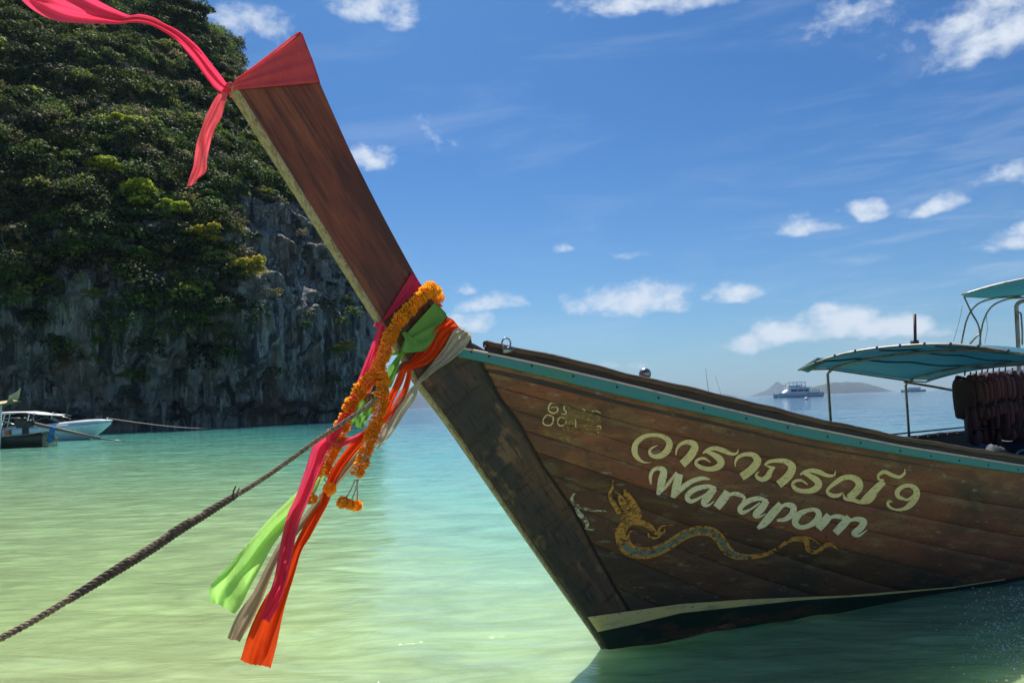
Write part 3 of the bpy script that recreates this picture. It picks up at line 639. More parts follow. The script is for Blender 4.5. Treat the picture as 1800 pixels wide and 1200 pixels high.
# ---- prow board on the centre line
board_m = material('red_brown_prow_board', (.20, .058, .034), .45, coords='Object', spec=.3, rot=-.58, layers=[
    ((3.2, 4, .9), 5, .44, .62, (.075, .03, .025), .9), ((16, 8, 1.6), 7, .5, .64, (.30, .10, .045), .6), ((45, 8, 2.4), 6, .54, .64, (.05, .022, .016), .6), ((90, 20, 8), 5, .66, .70, (.30, .20, .13), .4), ((160, 20, 5), 4, .5, .7, (.09, .035, .022), .5)],
    bump=[((70, 10, 3), 5, .0025)])
edge_m = material('weathered_cream_edge', (.36, .32, .19), .8, coords='Object', layers=[((45, 45, 22), 5, .46, .6, (.20, .16, .08), .8), ((120, 120, 90), 4, .56, .64, (.07, .055, .03), .8)], bump=[((90, 90, 60), 4, .003)])
def half_t(z): return np.interp(z, [-.4, 0, 1.0, 1.8, 3.4], [.007, .009, .015, .028, .046])
aft_px = [(533, 62), (561, 144), (588, 205), (620, 274), (672, 376), (728, 478), (743, 502), (764, 530), (785, 553), (806, 574), (829, 591)]
fq = np.array([cpl(*p, .035) for p in st_px]); aq = np.array([cpl(*p, .04) for p in aft_px])
top_f = cpl(411, 152, .04); top_a = cpl(527, 60, .04)
# rows from the top of the board down to the keel: front point and aft point
tt = np.linspace(0, 1, 70); Fz = catmull(np.vstack([[top_f], fq[1:], [[fq[-1][0]+.2, 0, -.36]]])[:, [0, 2]], 70)
Ac = catmull(np.vstack([[top_a], aq[1:]])[:, [0, 2]], 44); tail = np.stack([np.linspace(Ac[-1][0]+.01, Fz[-1][0]+.14, 26), np.linspace(Ac[-1][1]-.05, -.36, 26)], -1); Ac = np.vstack([Ac, tail])
def board_side(sgn, fr=0.03):
    V = []
    for i in range(70):
        for j, u in enumerate(np.linspace(0, 1, 12)):
            p = Fz[i]*(1-u)+Ac[i]*u; V.append((p[0]+(0.0), -sgn*half_t(p[1])*(1.0), p[1]))
    return V
V = board_side(1)+board_side(-1); n = 70*12; Fc = grid_faces(70, 12)+[tuple(n+i for i in f)[::-1] for f in grid_faces(70, 12)]
for i in range(69): a = i*12+11; Fc.append((a, a+12, n+a+12, n+a))
for j in range(11): Fc.append((j, j+1, n+j+1, n+j))
obj('prow_board', V, Fc, board_m, boat, smooth=False)
V = []                                                   # pale front edge strip, slightly proud
for i in range(70):
    p = Fz[i]; h = half_t(p[1])+.002
    for (da, w) in ((.012, h), (-.004, h), (-.012, h*.8), (-.014, 0), (-.012, -h*.8), (-.004, -h), (.012, -h)): V.append((p[0]+da, -w, p[1]))
obj('cutwater_edge', V, grid_faces(70, 7), edge_m, boat, smooth=False, label='weathered cream front edge of the prow')

# ---- rails, coaming and linings
teal_m = material('teal_rail_paint', (.04, .23, .245), .5, layers=[((2, 2, 9), 5, .5, .7, (.06, .22, .16), .5), ((30, 30, 60), 6, .63, .69, (.12, .09, .06), .7), ((1.5, 1, 1), 3, .55, .65, (.05, .23, .14), .5)], bump=[((20, 20, 60), 4, .0015)])
pink_m = material('pinkish_white_rail_edge', (.62, .47, .41), .55, layers=[((14, 14, 20), 5, .55, .65, (.45, .22, .17), .6)])
coam_m = material('dark_coaming_wood', (.035, .026, .022), .6, layers=[((2, 3, 9), 5, .48, .66, (.075, .045, .03), .7)], bump=[((5, 5, 50), 5, .003)])
cap_m = material('worn_brown_cap_wood', (.11, .065, .042), .6, layers=[((3, 3, 14), 6, .45, .7, (.045, .028, .02), .8), ((12, 12, 40), 6, .6, .7, (.22, .16, .11), .6)], bump=[((5, 5, 50), 6, .004)])
blue_m = material('navy_inner_paint', (.012, .035, .075), .5, layers=[((3, 3, 9), 5, .5, .7, (.02, .05, .09), .6)])
iron_m = material('dull_steel', (.35, .35, .34), .35, metallic=.9, layers=[((14, 14, 14), 4, .5, .65, (.14, .10, .07), .7)])
bolt_m = material('dark_bolt', (.02, .03, .03), .5, metallic=.3)
far_dz = lambda s: .11*np.clip((s-.3)/3, 0, 1)
def sweep(name, sa, pf, m, side=1, smooth=False, **k):
    V = []; n = 0
    for s in sa:
        pr = pf(float(s)); n = len(pr)
        for (w, z) in pr: V.append((s, -side*w, z+(far_dz(s) if side < 0 else 0)))
    Fc = grid_faces(len(sa), n, True)+[tuple(range(n)), tuple((len(sa)-1)*n+j for j in range(n))[::-1]]
    return obj(name, V, Fc, m, boat, smooth, **k)
s_r = np.concatenate([np.linspace(-1.0, 1, 70), np.linspace(1.05, 7.9, 110)])
for side in (1, -1):
    sweep('rub_rail', s_r, lambda s: [(wtop(s)-.01, zt(s)-.004), (wtop(s)+.028, zt(s)-.004), (wtop(s)+.033, zt(s)+.002), (wtop(s)+.033, zr(s)-.013), (wtop(s)-.01, zr(s)-.013)], teal_m, side)
    sweep('rail_edge', s_r, lambda s: [(wtop(s)-.01, zr(s)-.012), (wtop(s)+.036, zr(s)-.012), (wtop(s)+.037, zr(s)-.003), (wtop(s)+.030, zr(s)+.001), (wtop(s)-.01, zr(s)+.001)], pink_m, side)
    sweep('coaming', s_r[6:], lambda s: [(wtop(s)-.045, zt(s)-.05), (wtop(s)-.012, zt(s)-.05), (wtop(s)-.012, zc(s)-.035), (wtop(s)-.045, zc(s)-.035)], coam_m, side)
    wob = lambda s: .004*math.sin(s*9.1)+.003*math.sin(s*23+1)
    sweep('coaming_cap', s_r[6:], lambda s: [(wtop(s)-.06, zc(s)-.034), (wtop(s)+.002, zc(s)-.034+wob(s)), (wtop(s)+.004, zc(s)-.012), (wtop(s)-.006, zc(s)+wob(s)*.6), (wtop(s)-.05, zc(s)+wob(s)*.6), (wtop(s)-.062, zc(s)-.01)], cap_m, side, True)
for side, nm in ((1, 'hull_lining'), (-1, 'hull_lining')):
    s, v = np.meshgrid(np.linspace(-.85, 7.9, 120), np.linspace(-.02, 1.15, 16), indexing='ij'); P = hull(s, v, 0*s-.045); P[..., 1] = np.maximum(P[..., 1], .01)
    if side < 0: P[..., 2] += far_dz(P[..., 0])*np.clip(P[..., 2], 0, 1); P[..., 1] *= -1
    obj(nm, loc(P).reshape(-1, 3), grid_faces(120, 16), blue_m, boat)
s, v = np.meshgrid(np.linspace(-1.3, 7.9, 160), np.linspace(-.05, 1.2, 24), indexing='ij'); P = hull(s, v); P[..., 2] += far_dz(P[..., 0])*np.clip(P[..., 2], 0, 1); P[..., 1] *= -1
obj('far_hull_side', loc(P).reshape(-1, 3), grid_faces(160, 24), wood_m, boat)
V = [];                                                   # foredeck and cabin floor, stern transom
for s in np.linspace(-.85, 1.8, 30):
    for w in np.linspace(-1, 1, 7): V.append((s, -w*(wtop(s)-.05), zt(s)+.01+.03*(1-w*w)+(far_dz(s) if w < 0 else 0)*abs(w)))
obj('foredeck', V, grid_faces(30, 7), cap_m, boat)
V = []
for s in np.linspace(1.8, 7.9, 30):
    for w in (-1, 0, 1): V.append((s, -w*.9*float(wwl(s)), .22))
obj('cabin_floor', V, grid_faces(30, 3), blue_m, boat)
obj('transom', [(7.9, -1.0, zc(7.9)), (7.9, 1.0, zc(7.9)), (7.9, .8, -.2), (7.9, -.8, -.2), (8.0, -1.0, zc(7.9)), (8.0, 1.0, zc(7.9)), (8.0, .8, -.2), (8.0, -.8, -.2)], [(0, 1, 2, 3), (4, 7, 6, 5), (0, 4, 5, 1), (0, 3, 7, 4), (1, 5, 6, 2)], wood_m, boat, False)
# rail bolts
for x, y in [(829, 618), (860, 626), (935, 643), (1008, 661), (1085, 680), (1158, 699), (1237, 717), (1312, 735), (1385, 751), (1455, 767), (1513, 778), (1583, 792), (1637, 801), (1687, 809), (1738, 817), (1790, 825)]:
    q = solve(x, y, .034); mb = MB(); mb.ell(loc(q), (.0075, .004, .0075), 8, 4); mb.build('bolt', bolt_m, boat)
# mooring ring and round steel cap on the foredeck
q = cpl(890, 603, .18); ring = [loc(q+np.array([.028*math.cos(a), 0, .028*math.sin(a)])) for a in np.linspace(0, 6.28, 22)]
mb = MB(); mb.tube(ring, .0045, 6); mb.box(loc(q+np.array([.012, 0, -.04])), (.07, .02, .03)); mb.build('mooring_ring', iron_m, boat)
q = cpl(1134, 657, .35); mb = MB(); mb.ell(loc(q), (.036, .036, .036), 20, 12); mb.tube([loc(q-np.array([0, 0, .09])), loc(q)], .017, 12); mb.build('bow_light', iron_m, boat, label='round polished steel cap above the foredeck')

# ---- canopy of the boat
tarp_m = material('blue_green_canopy_tarp', (.07, .28, .38), .5, trans=.45, layers=[((2, 2, 2), 4, .45, .65, (.06, .23, .34), .6), ((14, 14, 14), 5, .58, .7, (.09, .30, .36), .4)], bump=[((6, 6, 6), 3, .01)])
pipe_m = material('rusty_galvanised_pipe', (.30, .27, .23), .45, metallic=.55, layers=[((9, 9, 9), 5, .48, .62, (.17, .11, .07), .8)])
def arch(s, zc_=1.735, rise=.105, hw=.95, n=25, c=.1):
    return [(s, c+hw*u, zc_+rise*(1-abs(u)**2.4)) for u in np.linspace(-1, 1, n)]
A0, A1, A2 = arch(3.13, 1.735, .145, .96), arch(3.56, 1.73, .10, .95), arch(4.92, 1.60, .13, .97)
A3 = arch(5.35, 1.59, .13, 1.0)
secs = np.array([3.13, 3.56, 4.2, 4.92, 5.35]); V = []
for s in np.linspace(3.13, 5.35, 34):
    z0 = np.interp(s, [3.13, 3.56, 4.92, 5.35], [1.737, 1.752, 1.622, 1.61]); rs = np.interp(s, [3.13, 3.56, 4.92, 5.35], [.145, .115, .14, .13]); sag = -.018*abs(math.sin((s-3.56)*math.pi/.68))
    for u in np.linspace(-1, 1, 29): V.append(loc((s, .1+.965*u, z0+rs*(1-abs(u)**2.4)+sag*(1-u**4))))
V2 = [(x, y, z+.006) for (x, y, z) in V]; n = len(V)
Fc = [f[::-1] for f in grid_faces(34, 29)]+[tuple(i+n for i in f) for f in grid_faces(34, 29)]
obj('canopy_tarp', V+V2, Fc, tarp_m, boat)
seam_m = material('tarp_seam', (.012, .05, .085), .6)
for u0, u1 in ((-.72, -.35), (-.15, .1), (.35, .5)):
    mb = MB(); pts = []
    for t in np.linspace(0, 1, 24):
        s = 3.14+2.2*t; u = u0+(u1-u0)*t; z0 = np.interp(s, [3.13, 3.56, 4.92, 5.35], [1.737, 1.752, 1.622, 1.61]); rs = np.interp(s, [3.13, 3.56, 4.92, 5.35], [.145, .115, .14, .13]); sag = -.018*abs(math.sin((s-3.56)*math.pi/.68))
        pts.append(loc((s, .1+.965*u, z0+rs*(1-abs(u)**2.4)+sag*(1-u**4)-.006)))
    mb.tube(pts, .008, 5); mb.build('tarp_batten', seam_m, boat)
def hoop(A, zf, zn, name='canopy_hoop', r=.013):
    p = [np.array(q) for q in A]; f = p[0]; nlast = p[-1]
    pts = [(f[0]+.02, f[1]-.02, zf)]+[(f[0], f[1]-.012, f[2]-.10), (f[0], f[1]-.004, f[2]-.04)]+[(q[0], q[1], q[2]) for q in p[1:-1]]+[(f[0], nlast[1]+.004, nlast[2]-.04), (f[0], nlast[1]+.012, nlast[2]-.10), (f[0], nlast[1]+.02, zn)]
    pts = catmull(np.array([loc(q) for q in pts]), 60); mb = MB(); mb.tube(pts, r, 8); mb.build(name, pipe_m, boat)
hoop(A1, 1.15, .95); hoop(A2, 1.0, .88)
mb = MB(); mb.tube([loc((q[0], q[1], q[2]-.004)) for q in A0], .009, 7); mb.build('canopy_front_edge', pipe_m, boat)
mb = MB(); mb.tube([loc((q[0], q[1], q[2])) for q in A3], .011, 7); mb.build('canopy_hoop', pipe_m, boat)
for side in (-1, 1):
    mb = MB(); mb.tube([loc((3.13, .1+side*.955, 1.735)), loc((3.56, .1+side*.95, 1.74)), loc((4.92, .1+side*.96, 1.61)), loc((5.35, .1+side*.99, 1.59))], .010, 6); mb.build('eave_pipe', pipe_m, boat)
mb = MB(); mb.tube([loc(cps(1590, 671, 4.9)), loc(cps(1650, 681, 5.4)), loc(cps(1695, 690, 5.8))], .014, 6); mb.build('brace_bar', pipe_m, boat)
# small folded corner of tarp at the tip
q = [cps(1405, 650, 3.13), cps(1436, 630, 3.16), cps(1458, 632, 3.2), cps(1420, 655, 3.3)]
mb = MB(); mb.tube([loc(q[0]), loc(q[1]), loc(q[2]), loc(q[0])], .006, 5); mb.add([loc(x) for x in q]+[loc(x+np.array([0, 0, .01])) for x in q], [(0, 1, 2, 3), (7, 6, 5, 4)]); mb.build('tarp_corner', tarp_m, boat)
mast = cpl(1608, 604, 0); m2 = cpl(1608, 552, 0)
mb = MB(); mb.tube([loc(mast-np.array([0, 0, .08])), loc(m2)], .013, 8); mb.box(loc(mast+np.array([0, 0, .01])), (.05, .05, .04)); mb.build('mast_stub', material('rusty_mast', (.07, .045, .035), .7), boat)
# rope lashings along the front edge
for i, u in enumerate(np.linspace(-.8, .9, 9)):
    q = (3.13, .1+.96*u, 1.735+.145*(1-abs(u)**2.4)); mb = MB(); mb.ell(loc(q), (.012, .012, .016), 6, 4); mb.build('lashing', seam_m, boat)
# far gunwale pipe and studs inside the hull
mb = MB(); pts = [loc((s, -(wtop(s)-.02), zc(s)+far_dz(s)+.035)) for s in np.linspace(3.2, 7.8, 20)]; mb.tube(pts, .010, 6); mb.build('side_pipe', material('navy_pipe', (.02, .03, .045), .5), boat)
stud_m = material('pale_stud', (.5, .5, .48), .4)
for s in np.linspace(3.7, 6.2, 14):
    mb = MB(); mb.ell(loc((s, -(wtop(s)-.075), zc(s)+far_dz(s)-.02)), (.007, .007, .007), 6, 4); mb.build('stud', stud_m, boat)

# ---- upper canopy further aft, on its own pipes
uc = empty('raised_stern_canopy', tuple(world(np.array([7.2, 0, 1.0]))), TH, label='small teal canopy raised on curved pipes above the main canopy at the right edge', cat='canopy')
def ul(q): return loc(np.asarray(q, float)-np.array([7.2, 0, 1.0]))
p0 = cps(1690, 518, 6.2); V = []
pa = [cps(1690, 518, 6.2), cps(1745, 502, 6.2), cps(1800, 490, 6.2), cps(1880, 478, 6.2), cps(1960, 478, 6.2), cps(2050, 490, 6.2)]
pb = [cps(1693, 521, 7.2), cps(1760, 523, 7.6), cps(1800, 518, 7.9), cps(1880, 505, 8.2), cps(1960, 500, 8.4), cps(2050, 505, 8.6)]
pa = catmull(pa, 20); pb = catmull(pb, 20)
for i in range(9):
    t = i/8
    for j in range(20): V.append(ul(pa[j]*(1-t)+pb[j]*t+np.array([0, 0, .03*math.sin(t*math.pi)])))
V2 = [tuple(np.array(v)+np.array([0, 0, .008])) for v in V]; n = len(V)
obj('canopy_tarp', V+V2, [f[::-1] for f in grid_faces(9, 20)]+[tuple(i+n for i in f) for f in grid_faces(9, 20)], tarp_m, uc)
mb = MB(); mb.tube([ul(q) for q in pa], .010, 6); mb.tube([ul(q) for q in pb], .012, 6); mb.build('canopy_frame', pipe_m, uc)
for P in ([(1694, 520), (1707, 548), (1722, 580), (1724, 640)], [(1690, 604), (1700, 560), (1718, 535), (1750, 524), (1795, 520)], [(1722, 605), (1727, 570), (1742, 540), (1770, 526), (1800, 523)], [(1705, 604), (1716, 592), (1722, 588)]):
    mb = MB(); mb.tube(catmull([ul(cps(x, y, 7.0)) for x, y in P], 20), .011, 6); mb.build('curved_pipe', pipe_m, uc)
for P in ([(1692, 535), (1686, 565), (1676, 600)], [(1733, 550), (1736, 575), (1731, 603)]):
    mb = MB(); mb.tube(catmull([ul(cps(x, y, 6.9)) for x, y in P], 12), .003, 4); mb.build('cord', pipe_m, uc)
P = catmull([cps(1793, 748, 6.6), cps(1791, 640, 6.6), cps(1788, 570, 6.6), cps(1786, 542, 6.6), cps(1791, 532, 6.6), cps(1803, 529, 6.6), cps(1830, 530, 6.6)], 30)
mb = MB(); mb.tube([ul(q) for q in P], .022, 10); mb.build('hooked_post', pipe_m, uc)
P = catmull([cps(1786, 548, 6.6), cps(1795, 552, 6.6), cps(1797, 575, 6.6), cps(1797, 606, 6.6)], 12); mb = MB(); mb.tube([ul(q) for q in P], .009, 6); mb.build('thin_pipe', pipe_m, uc)

# ---- life jackets hanging under the canopy
vest_m = material('dark_maroon_life_jacket', (.08, .026, .028), .8, layers=[((9, 9, 9), 4, .45, .62, (.05, .02, .025), .8)], bump=[((26, 26, 26), 3, .006)], objvar=.3)
strap_m = material('navy_webbing', (.012, .015, .03), .7)
def vest():
    mb = MB()
    for sx in (-1, 1):
        for k_, (zz, hh) in enumerate(((-.17, .15), (-.38, .085))): mb.ell((sx*.085, 0, zz), (.075, .032, hh*.78), 12, 8, pw=.55)
    mb.ell((0, .04, -.22), (.14, .022, .2), 12, 8, pw=.5)
    for sx in (-1, 1): mb.tube(catmull([(sx*.085, 0, -.08), (sx*.075, .01, -.01), (sx*.07, .045, -.06)], 8), .028, 8)
    return mb
bar = [cpl(1688, 668, -.35), cpl(1745, 654, -.35), cpl(1800, 651, -.35)]
mb = MB(); mb.tube([loc(q) for q in bar], .008, 6); mb.build('hanging_bar', pipe_m, boat)
vm = None; pos = [(1697, 660, -8), (1707, 662, 5), (1717, 660, -4), (1727, 656, 9), (1737, 655, -6), (1747, 653, 4), (1757, 655, -3), (1768, 652, 18), (1780, 654, 30), (1706, 706, 15), (1720, 702, -25), (1736, 706, 35), (1752, 700, 65), (1766, 700, 80), (1779, 698, 95), (1792, 703, 70)]
place_word = ['leftmost', 'second from left', 'third from left', 'fourth from left', 'fifth from left', 'sixth from left', 'seventh from left', 'eighth from left', 'rightmost']
low_word = ['leftmost', 'second from left', 'third from left', 'middle', 'third from right', 'second from right', 'rightmost']
proto = None
for i, (x, y, rz) in enumerate(pos):
    q = world(cpl(x, y, -.35+.02*(i > 8)))
    lab = (f'dark maroon life jacket, {place_word[i]} of the upper row hanging under the canopy' if i < 9 else f'dark maroon life jacket, {low_word[i-9]} of the lower bunch hanging under the canopy')
    e = empty('life_jacket', q, TH+R(80 if i < 9 else 20)+R(rz), label=lab, cat='life jacket', group='life jackets hanging under the canopy')
    if proto is None:
        a = vest().build('foam_panels', vest_m, e); mbs = MB()
        mbs.tube([(-.165, 0, -.3), (0, -.042, -.3), (.165, 0, -.3)], .014, 5); b = mbs.build('strap', strap_m, e)
        mbs = MB(); mbs.tube([(0, .01, 0.0), (0, .0, .05)], .008, 5); proto = (a, b, mbs.build('hanging_loop', strap_m, e))
    else:
        for pz in proto: c = pz.copy(); COL.objects.link(c); c.parent = e
mb = MB(); q = cpl(1790, 800, .1); base = world(q)
g2 = []
for i in range(13):
    for j in range(24):
        a = math.pi/2*i/12; b = 2*math.pi*j/24; r = 1+.07*math.sin(5*b+i)+.04*math.sin(11*b); g2.append((.42*r*math.cos(b)*math.cos(a), .36*r*math.sin(b)*math.cos(a), .25*r*math.sin(a)))
bx = cpl(1812, 800, -.25); bw = world(bx)
obj('covered_bundle', np.array(g2)+bw, grid_faces(13, 24, True), material('dark_blue_cover', (.018, .03, .05), .7, bump=[((7, 7, 7), 4, .03)]), recenter=True, label='dark blue rounded bundle lying in the boat under the life jackets', cat='bundle')
rq = world(cpl(1800, 802, .25)); mb = MB(); mb.tube([rq+np.array([.075*math.cos(a), .0, .06*math.sin(a)]) for a in np.linspace(0, 3.14, 16)], .009, 7); mb.build('steel_hoop', iron_m, label='small bright steel hoop on the boat floor at the right edge', cat='hoop')

# ------------------------------------------------------------------ painted marks on the hull
def strip_mesh(name, L_, R_, m, off, cross=4, parent=boat, **k):
    """painted band between two picture-traced lines, laid on the hull skin"""
    n = len(L_); V = []; SD = []
    A_ = inv_many(L_); B_ = inv_many(R_)
    for f in np.linspace(0, 1, cross+1):
        q = A_*(1-f)+B_*f; V.append(hl(q[:, 0], q[:, 1], 0*q[:, 0]+off)); SD.append(seam_dist(q[:, 0], q[:, 1]))
    V = np.stack(V, 1).reshape(-1, 3); SD = np.stack(SD, 1).ravel()
    o = obj(name, V, grid_faces(n, cross+1), m, parent, **k)
    at = o.data.attributes.new('seam', 'FLOAT', 'POINT'); at.data.foreach_set('value', SD.astype(np.float32)); return o
def stroke_sides(P, step=2.2):
    P = np.asarray(P, float); L0 = np.sum(np.linalg.norm(np.diff(P[:, :2], axis=0), axis=1)); n = max(5, int(L0/step)); Q = catmull(P, n)
    t = np.gradient(Q[:, :2], axis=0); t /= np.linalg.norm(t, axis=1)[:, None]+1e-9; nn = np.stack([-t[:, 1], t[:, 0]], -1); w = np.maximum(Q[:, 2:3], .5)/2
    return Q[:, :2]-nn*w, Q[:, :2]+nn*w
paint_n = [0]
def join(name, strips, m, off, **k):
    """several strokes of one sign joined in one mesh, each a hair proud of the one before"""
    V = []; Fc = []; SD = []
    for (L_, R_) in strips:
        A_ = inv_many(L_); B_ = inv_many(R_); cross = 4; vv = []; sd_ = []
        for f in np.linspace(0, 1, cross+1):
            q = A_*(1-f)+B_*f; vv.append(hl(q[:, 0], q[:, 1], 0*q[:, 0]+off)); sd_.append(seam_dist(q[:, 0], q[:, 1]))
        n0 = len(V); V += list(np.stack(vv, 1).reshape(-1, 3)); SD += list(np.stack(sd_, 1).ravel()); Fc += [tuple(i+n0 for i in f) for f in grid_faces(len(L_), cross+1)]; off += .00035
    o = obj(name, V, Fc, m, boat, **k); at = o.data.attributes.new('seam', 'FLOAT', 'POINT'); at.data.foreach_set('value', np.array(SD, np.float32)); return o
AL = (.0022, (60, 60, 90), .33, .40)
cream_m = material('cream_letter_paint', (.84, .69, .33), .6, alpha=AL, layers=[((6, 6, 9), 5, .5, .7, (.62, .52, .20), .6), ((40, 40, 60), 5, .58, .68, (.22, .17, .08), .6)])
white_m = material('pale_letter_paint', (.88, .80, .52), .6, alpha=AL, layers=[((6, 6, 9), 5, .52, .7, (.70, .64, .32), .6), ((50, 50, 60), 5, .58, .68, (.25, .2, .1), .6)])
orange_m = material('orange_outline_paint', (.62, .36, .09), .6, alpha=AL)
def ZL_(s): return [(1080+x/3.214, 730+y/3.214, w/3.214) for (x, y, w) in s]
THAI = [
 ('letter', [[(205,263,3),(165,262,10),(130,238,24),(112,200,34),(122,155,32),(165,118,24),(225,108,20),(278,120,26),(308,150,36),(300,190,38),(270,220,34),(232,230,26),(202,218,20),(198,195,16),(218,177,10),(243,167,3)]]),
 ('letter', [[(345,224,4),(350,190,13),(370,162,19),(405,148,24),(440,155,34),(452,178,42),(435,215,46),(408,248,46),(380,273,46)]]),
 ('letter', [[(698,188,3),(688,212,12),(655,214,18),(610,195,28),(565,183,24),(525,192,18),(498,212,10)], [(512,200,14),(550,215,26),(588,240,38),(600,268,40),(575,292,34),(530,300,26),(485,290,24),(458,268,20),(470,247,16),(505,240,14),(540,262,5)]]),
 ('letter', [[(680,287,3),(682,255,14),(702,230,19),(745,216,23),(785,224,32),(806,252,42),(785,290,46),(750,322,46),(715,345,46)]]),
 ('letter', [[(845,276,8),(870,260,18),(910,253,22),(965,258,30),(1000,285,42),(990,325,46),(960,360,46),(925,388,46)], [(905,290,6),(880,310,26),(865,340,34),(838,358,28),(808,350,22),(797,332,14),(815,314,5)], [(845,275,6),(880,290,14),(905,292,10)]]),
 ('letter', [[(1246,310,3),(1238,335,12),(1200,337,20),(1155,318,28),(1110,308,24),(1070,318,18),(1046,332,10)], [(1060,320,14),(1100,338,28),(1140,365,38),(1150,392,40),(1120,418,34),(1070,425,26),(1025,415,24),(1005,390,20),(1018,368,16),(1055,365,14),(1088,388,5)]]),
 ('letter', [[(1288,432,4),(1265,448,20),(1228,450,24),(1200,430,18),(1210,407,18),(1245,378,26),(1290,350,28),(1335,347,30),(1372,367,40),(1380,400,44),(1355,435,44),(1320,462,38)], [(1520,372,30),(1492,395,40),(1450,438,46),(1412,475,42),(1385,490,20)], [(1290,440,4),(1300,466,20),(1345,474,24),(1390,488,20),(1440,480,22),(1478,447,4)]]),
 ('tone_mark', [[(1638,299,3),(1635,325,14),(1605,346,18),(1560,332,22),(1520,316,22),(1490,335,18),(1490,358,12),(1520,362,8)]]),
 ('numeral', [[(1640,472,10),(1605,460,22),(1594,430,28),(1625,400,24),(1670,395,24),(1702,420,34),(1698,460,40),(1668,502,34),(1630,526,20),(1580,528,12),(1545,508,16),(1545,482,16),(1568,488,4)], [(1612,458,12),(1650,474,14),(1684,450,12)]]),
]
LATIN = [
 [[(205,388,4),(202,342,14),(217,308,15),(248,296,18),(276,312,32),(265,370,38),(245,445,16)], [(250,440,8),(298,388,14),(350,318,8)], [(366,328,34),(350,390,40),(328,462,22)], [(332,460,10),(380,408,24),(430,372,22),(490,352,18),(538,358,3)]],
 [[(572,408,14),(522,398,22),(452,415,27),(410,452,26),(425,482,22),(470,468,14),(530,430,8)], [(566,408,28),(530,450,40),(505,492,34),(525,506,14),(562,482,4)]],
 [[(640,428,40),(612,470,44),(575,518,40)], [(620,470,8),(662,440,18),(706,446,22),(734,464,12),(716,482,4)]],
 [[(862,480,14),(812,466,22),(752,482,27),(708,520,26),(718,545,22),(762,530,12),(820,490,8)], [(860,478,28),(830,520,38),(795,558,32),(815,570,12),(852,552,4)]],
 [[(940,498,38),(892,550,42),(845,605,38),(806,634,16)], [(925,528,12),(962,502,20),(1005,512,32),(1003,550,32),(965,582,24),(915,590,12)]],
 [[(1088,532,20),(1042,555,31),(1017,600,32),(1045,628,24),(1095,620,24),(1143,585,34),(1150,545,28),(1120,528,20),(1084,534,20)]],
 [[(1212,560,38),(1185,595,42),(1148,636,38)], [(1195,585,8),(1238,568,20),(1284,572,22),(1304,590,5)]],
 [[(1325,572,36),(1288,615,40),(1245,662,36)], [(1310,600,8),(1360,582,22),(1405,597,34),(1385,635,34),(1348,662,26),(1378,676,14),(1426,642,4)]]]
off = .0045
for nm, g in THAI:
    join(nm, [stroke_sides(ZL_(s)) for s in g], cream_m, off)
for i, g in enumerate(LATIN):
    if i == 0: join('letter_outline', [stroke_sides([(x, y, w+2.6) for x, y, w in ZL_(s)]) for s in g], orange_m, off-.0012)
    join('letter', [stroke_sides([(x, y, w*1.13) for x, y, w in ZL_(s)]) for s in g], white_m, off)
# serpent motif
def ZD_(s): return [(980+x/3.4615, 820+y/3.4615, w/3.4615) for (x, y, w) in s]
gold_m = material('gold_motif_paint', (.58, .27, .05), .65, alpha=(.0022, (24, 24, 32), .36, .50), layers=[((30, 30, 30), 5, .5, .6, (.42, .24, .06), .8), ((60, 60, 60), 4, .55, .62, (.12, .06, .03), .6)])
slate_m = material('slate_motif_paint', (.17, .22, .18), .65, alpha=(.0022, (24, 24, 32), .38, .52), layers=[((30, 90, 90), 5, .5, .6, (.15, .15, .09), .7)])
ghost_m = material('faded_white_motif', (.55, .55, .40), .7, alpha=(.004, (40, 40, 50), .42, .56))
body = [(490,300,50),(455,320,50),(410,350,56),(385,400,62),(395,460,72),(440,505,76),(520,522,72),(600,510,66),(670,475,62),(740,430,60),(810,395,60),(880,385,58),(945,400,60),(990,445,64),(1030,505,60),(1090,540,44),(1170,545,30),(1250,535,24),(1330,500,20)]
join('painted_serpent_body', [stroke_sides(ZD_(body))], gold_m, .0045)
join('painted_serpent_belly', [stroke_sides(ZD_([(x, y, w*.46) for x, y, w in body[4:17]]))], slate_m, .0056)
for i_, s in enumerate((
    [(430,330,30),(500,335,34),(560,360,34),(590,395,28),(620,405,20),(648,395,12),(650,375,6)], [(630,410,12),(615,380,14),(640,358,12),(705,350,3)],
    [(470,385,4),(440,395,10),(430,430,16),(450,470,14),(490,490,3)], [(375,360,4),(358,390,18),(362,440,18),(385,480,4)], [(550,400,10),(560,425,16),(600,430,14),(640,405,4)],
    [(1340,490,18),(1400,450,26),(1460,435,30),(1510,450,34),(1520,500,26),(1570,515,24),(1620,480,26),(1660,470,24),(1705,503,4)], [(1440,440,8),(1500,425,14),(1560,445,10),(1590,470,3)])): join('painted_scroll', [stroke_sides(ZD_(s))], gold_m, .0048+.0002*i_)
head = [[(336,75,3),(335,120,14),(318,160,20),(325,200,24),(350,235,28),(370,270,30),(400,310,30)], [(400,140,6),(420,165,30),(440,200,44),(470,245,46),(490,290,44),(480,330,30)], [(350,150,5),(375,175,24),(395,215,44),(420,260,46),(440,300,50)], [(410,125,3),(412,150,12),(400,180,16)]]
join('painted_serpent_head', [stroke_sides(ZD_(s)) for s in head], gold_m, .0052)
join('painted_eye', [stroke_sides(ZD_([(384,196,6),(393,198,20),(402,200,6)]))], slate_m, .0072)
dark_m = material('dark_motif_line', (.05, .03, .015), .7, alpha=(.004, (60, 60, 60), .40, .5))
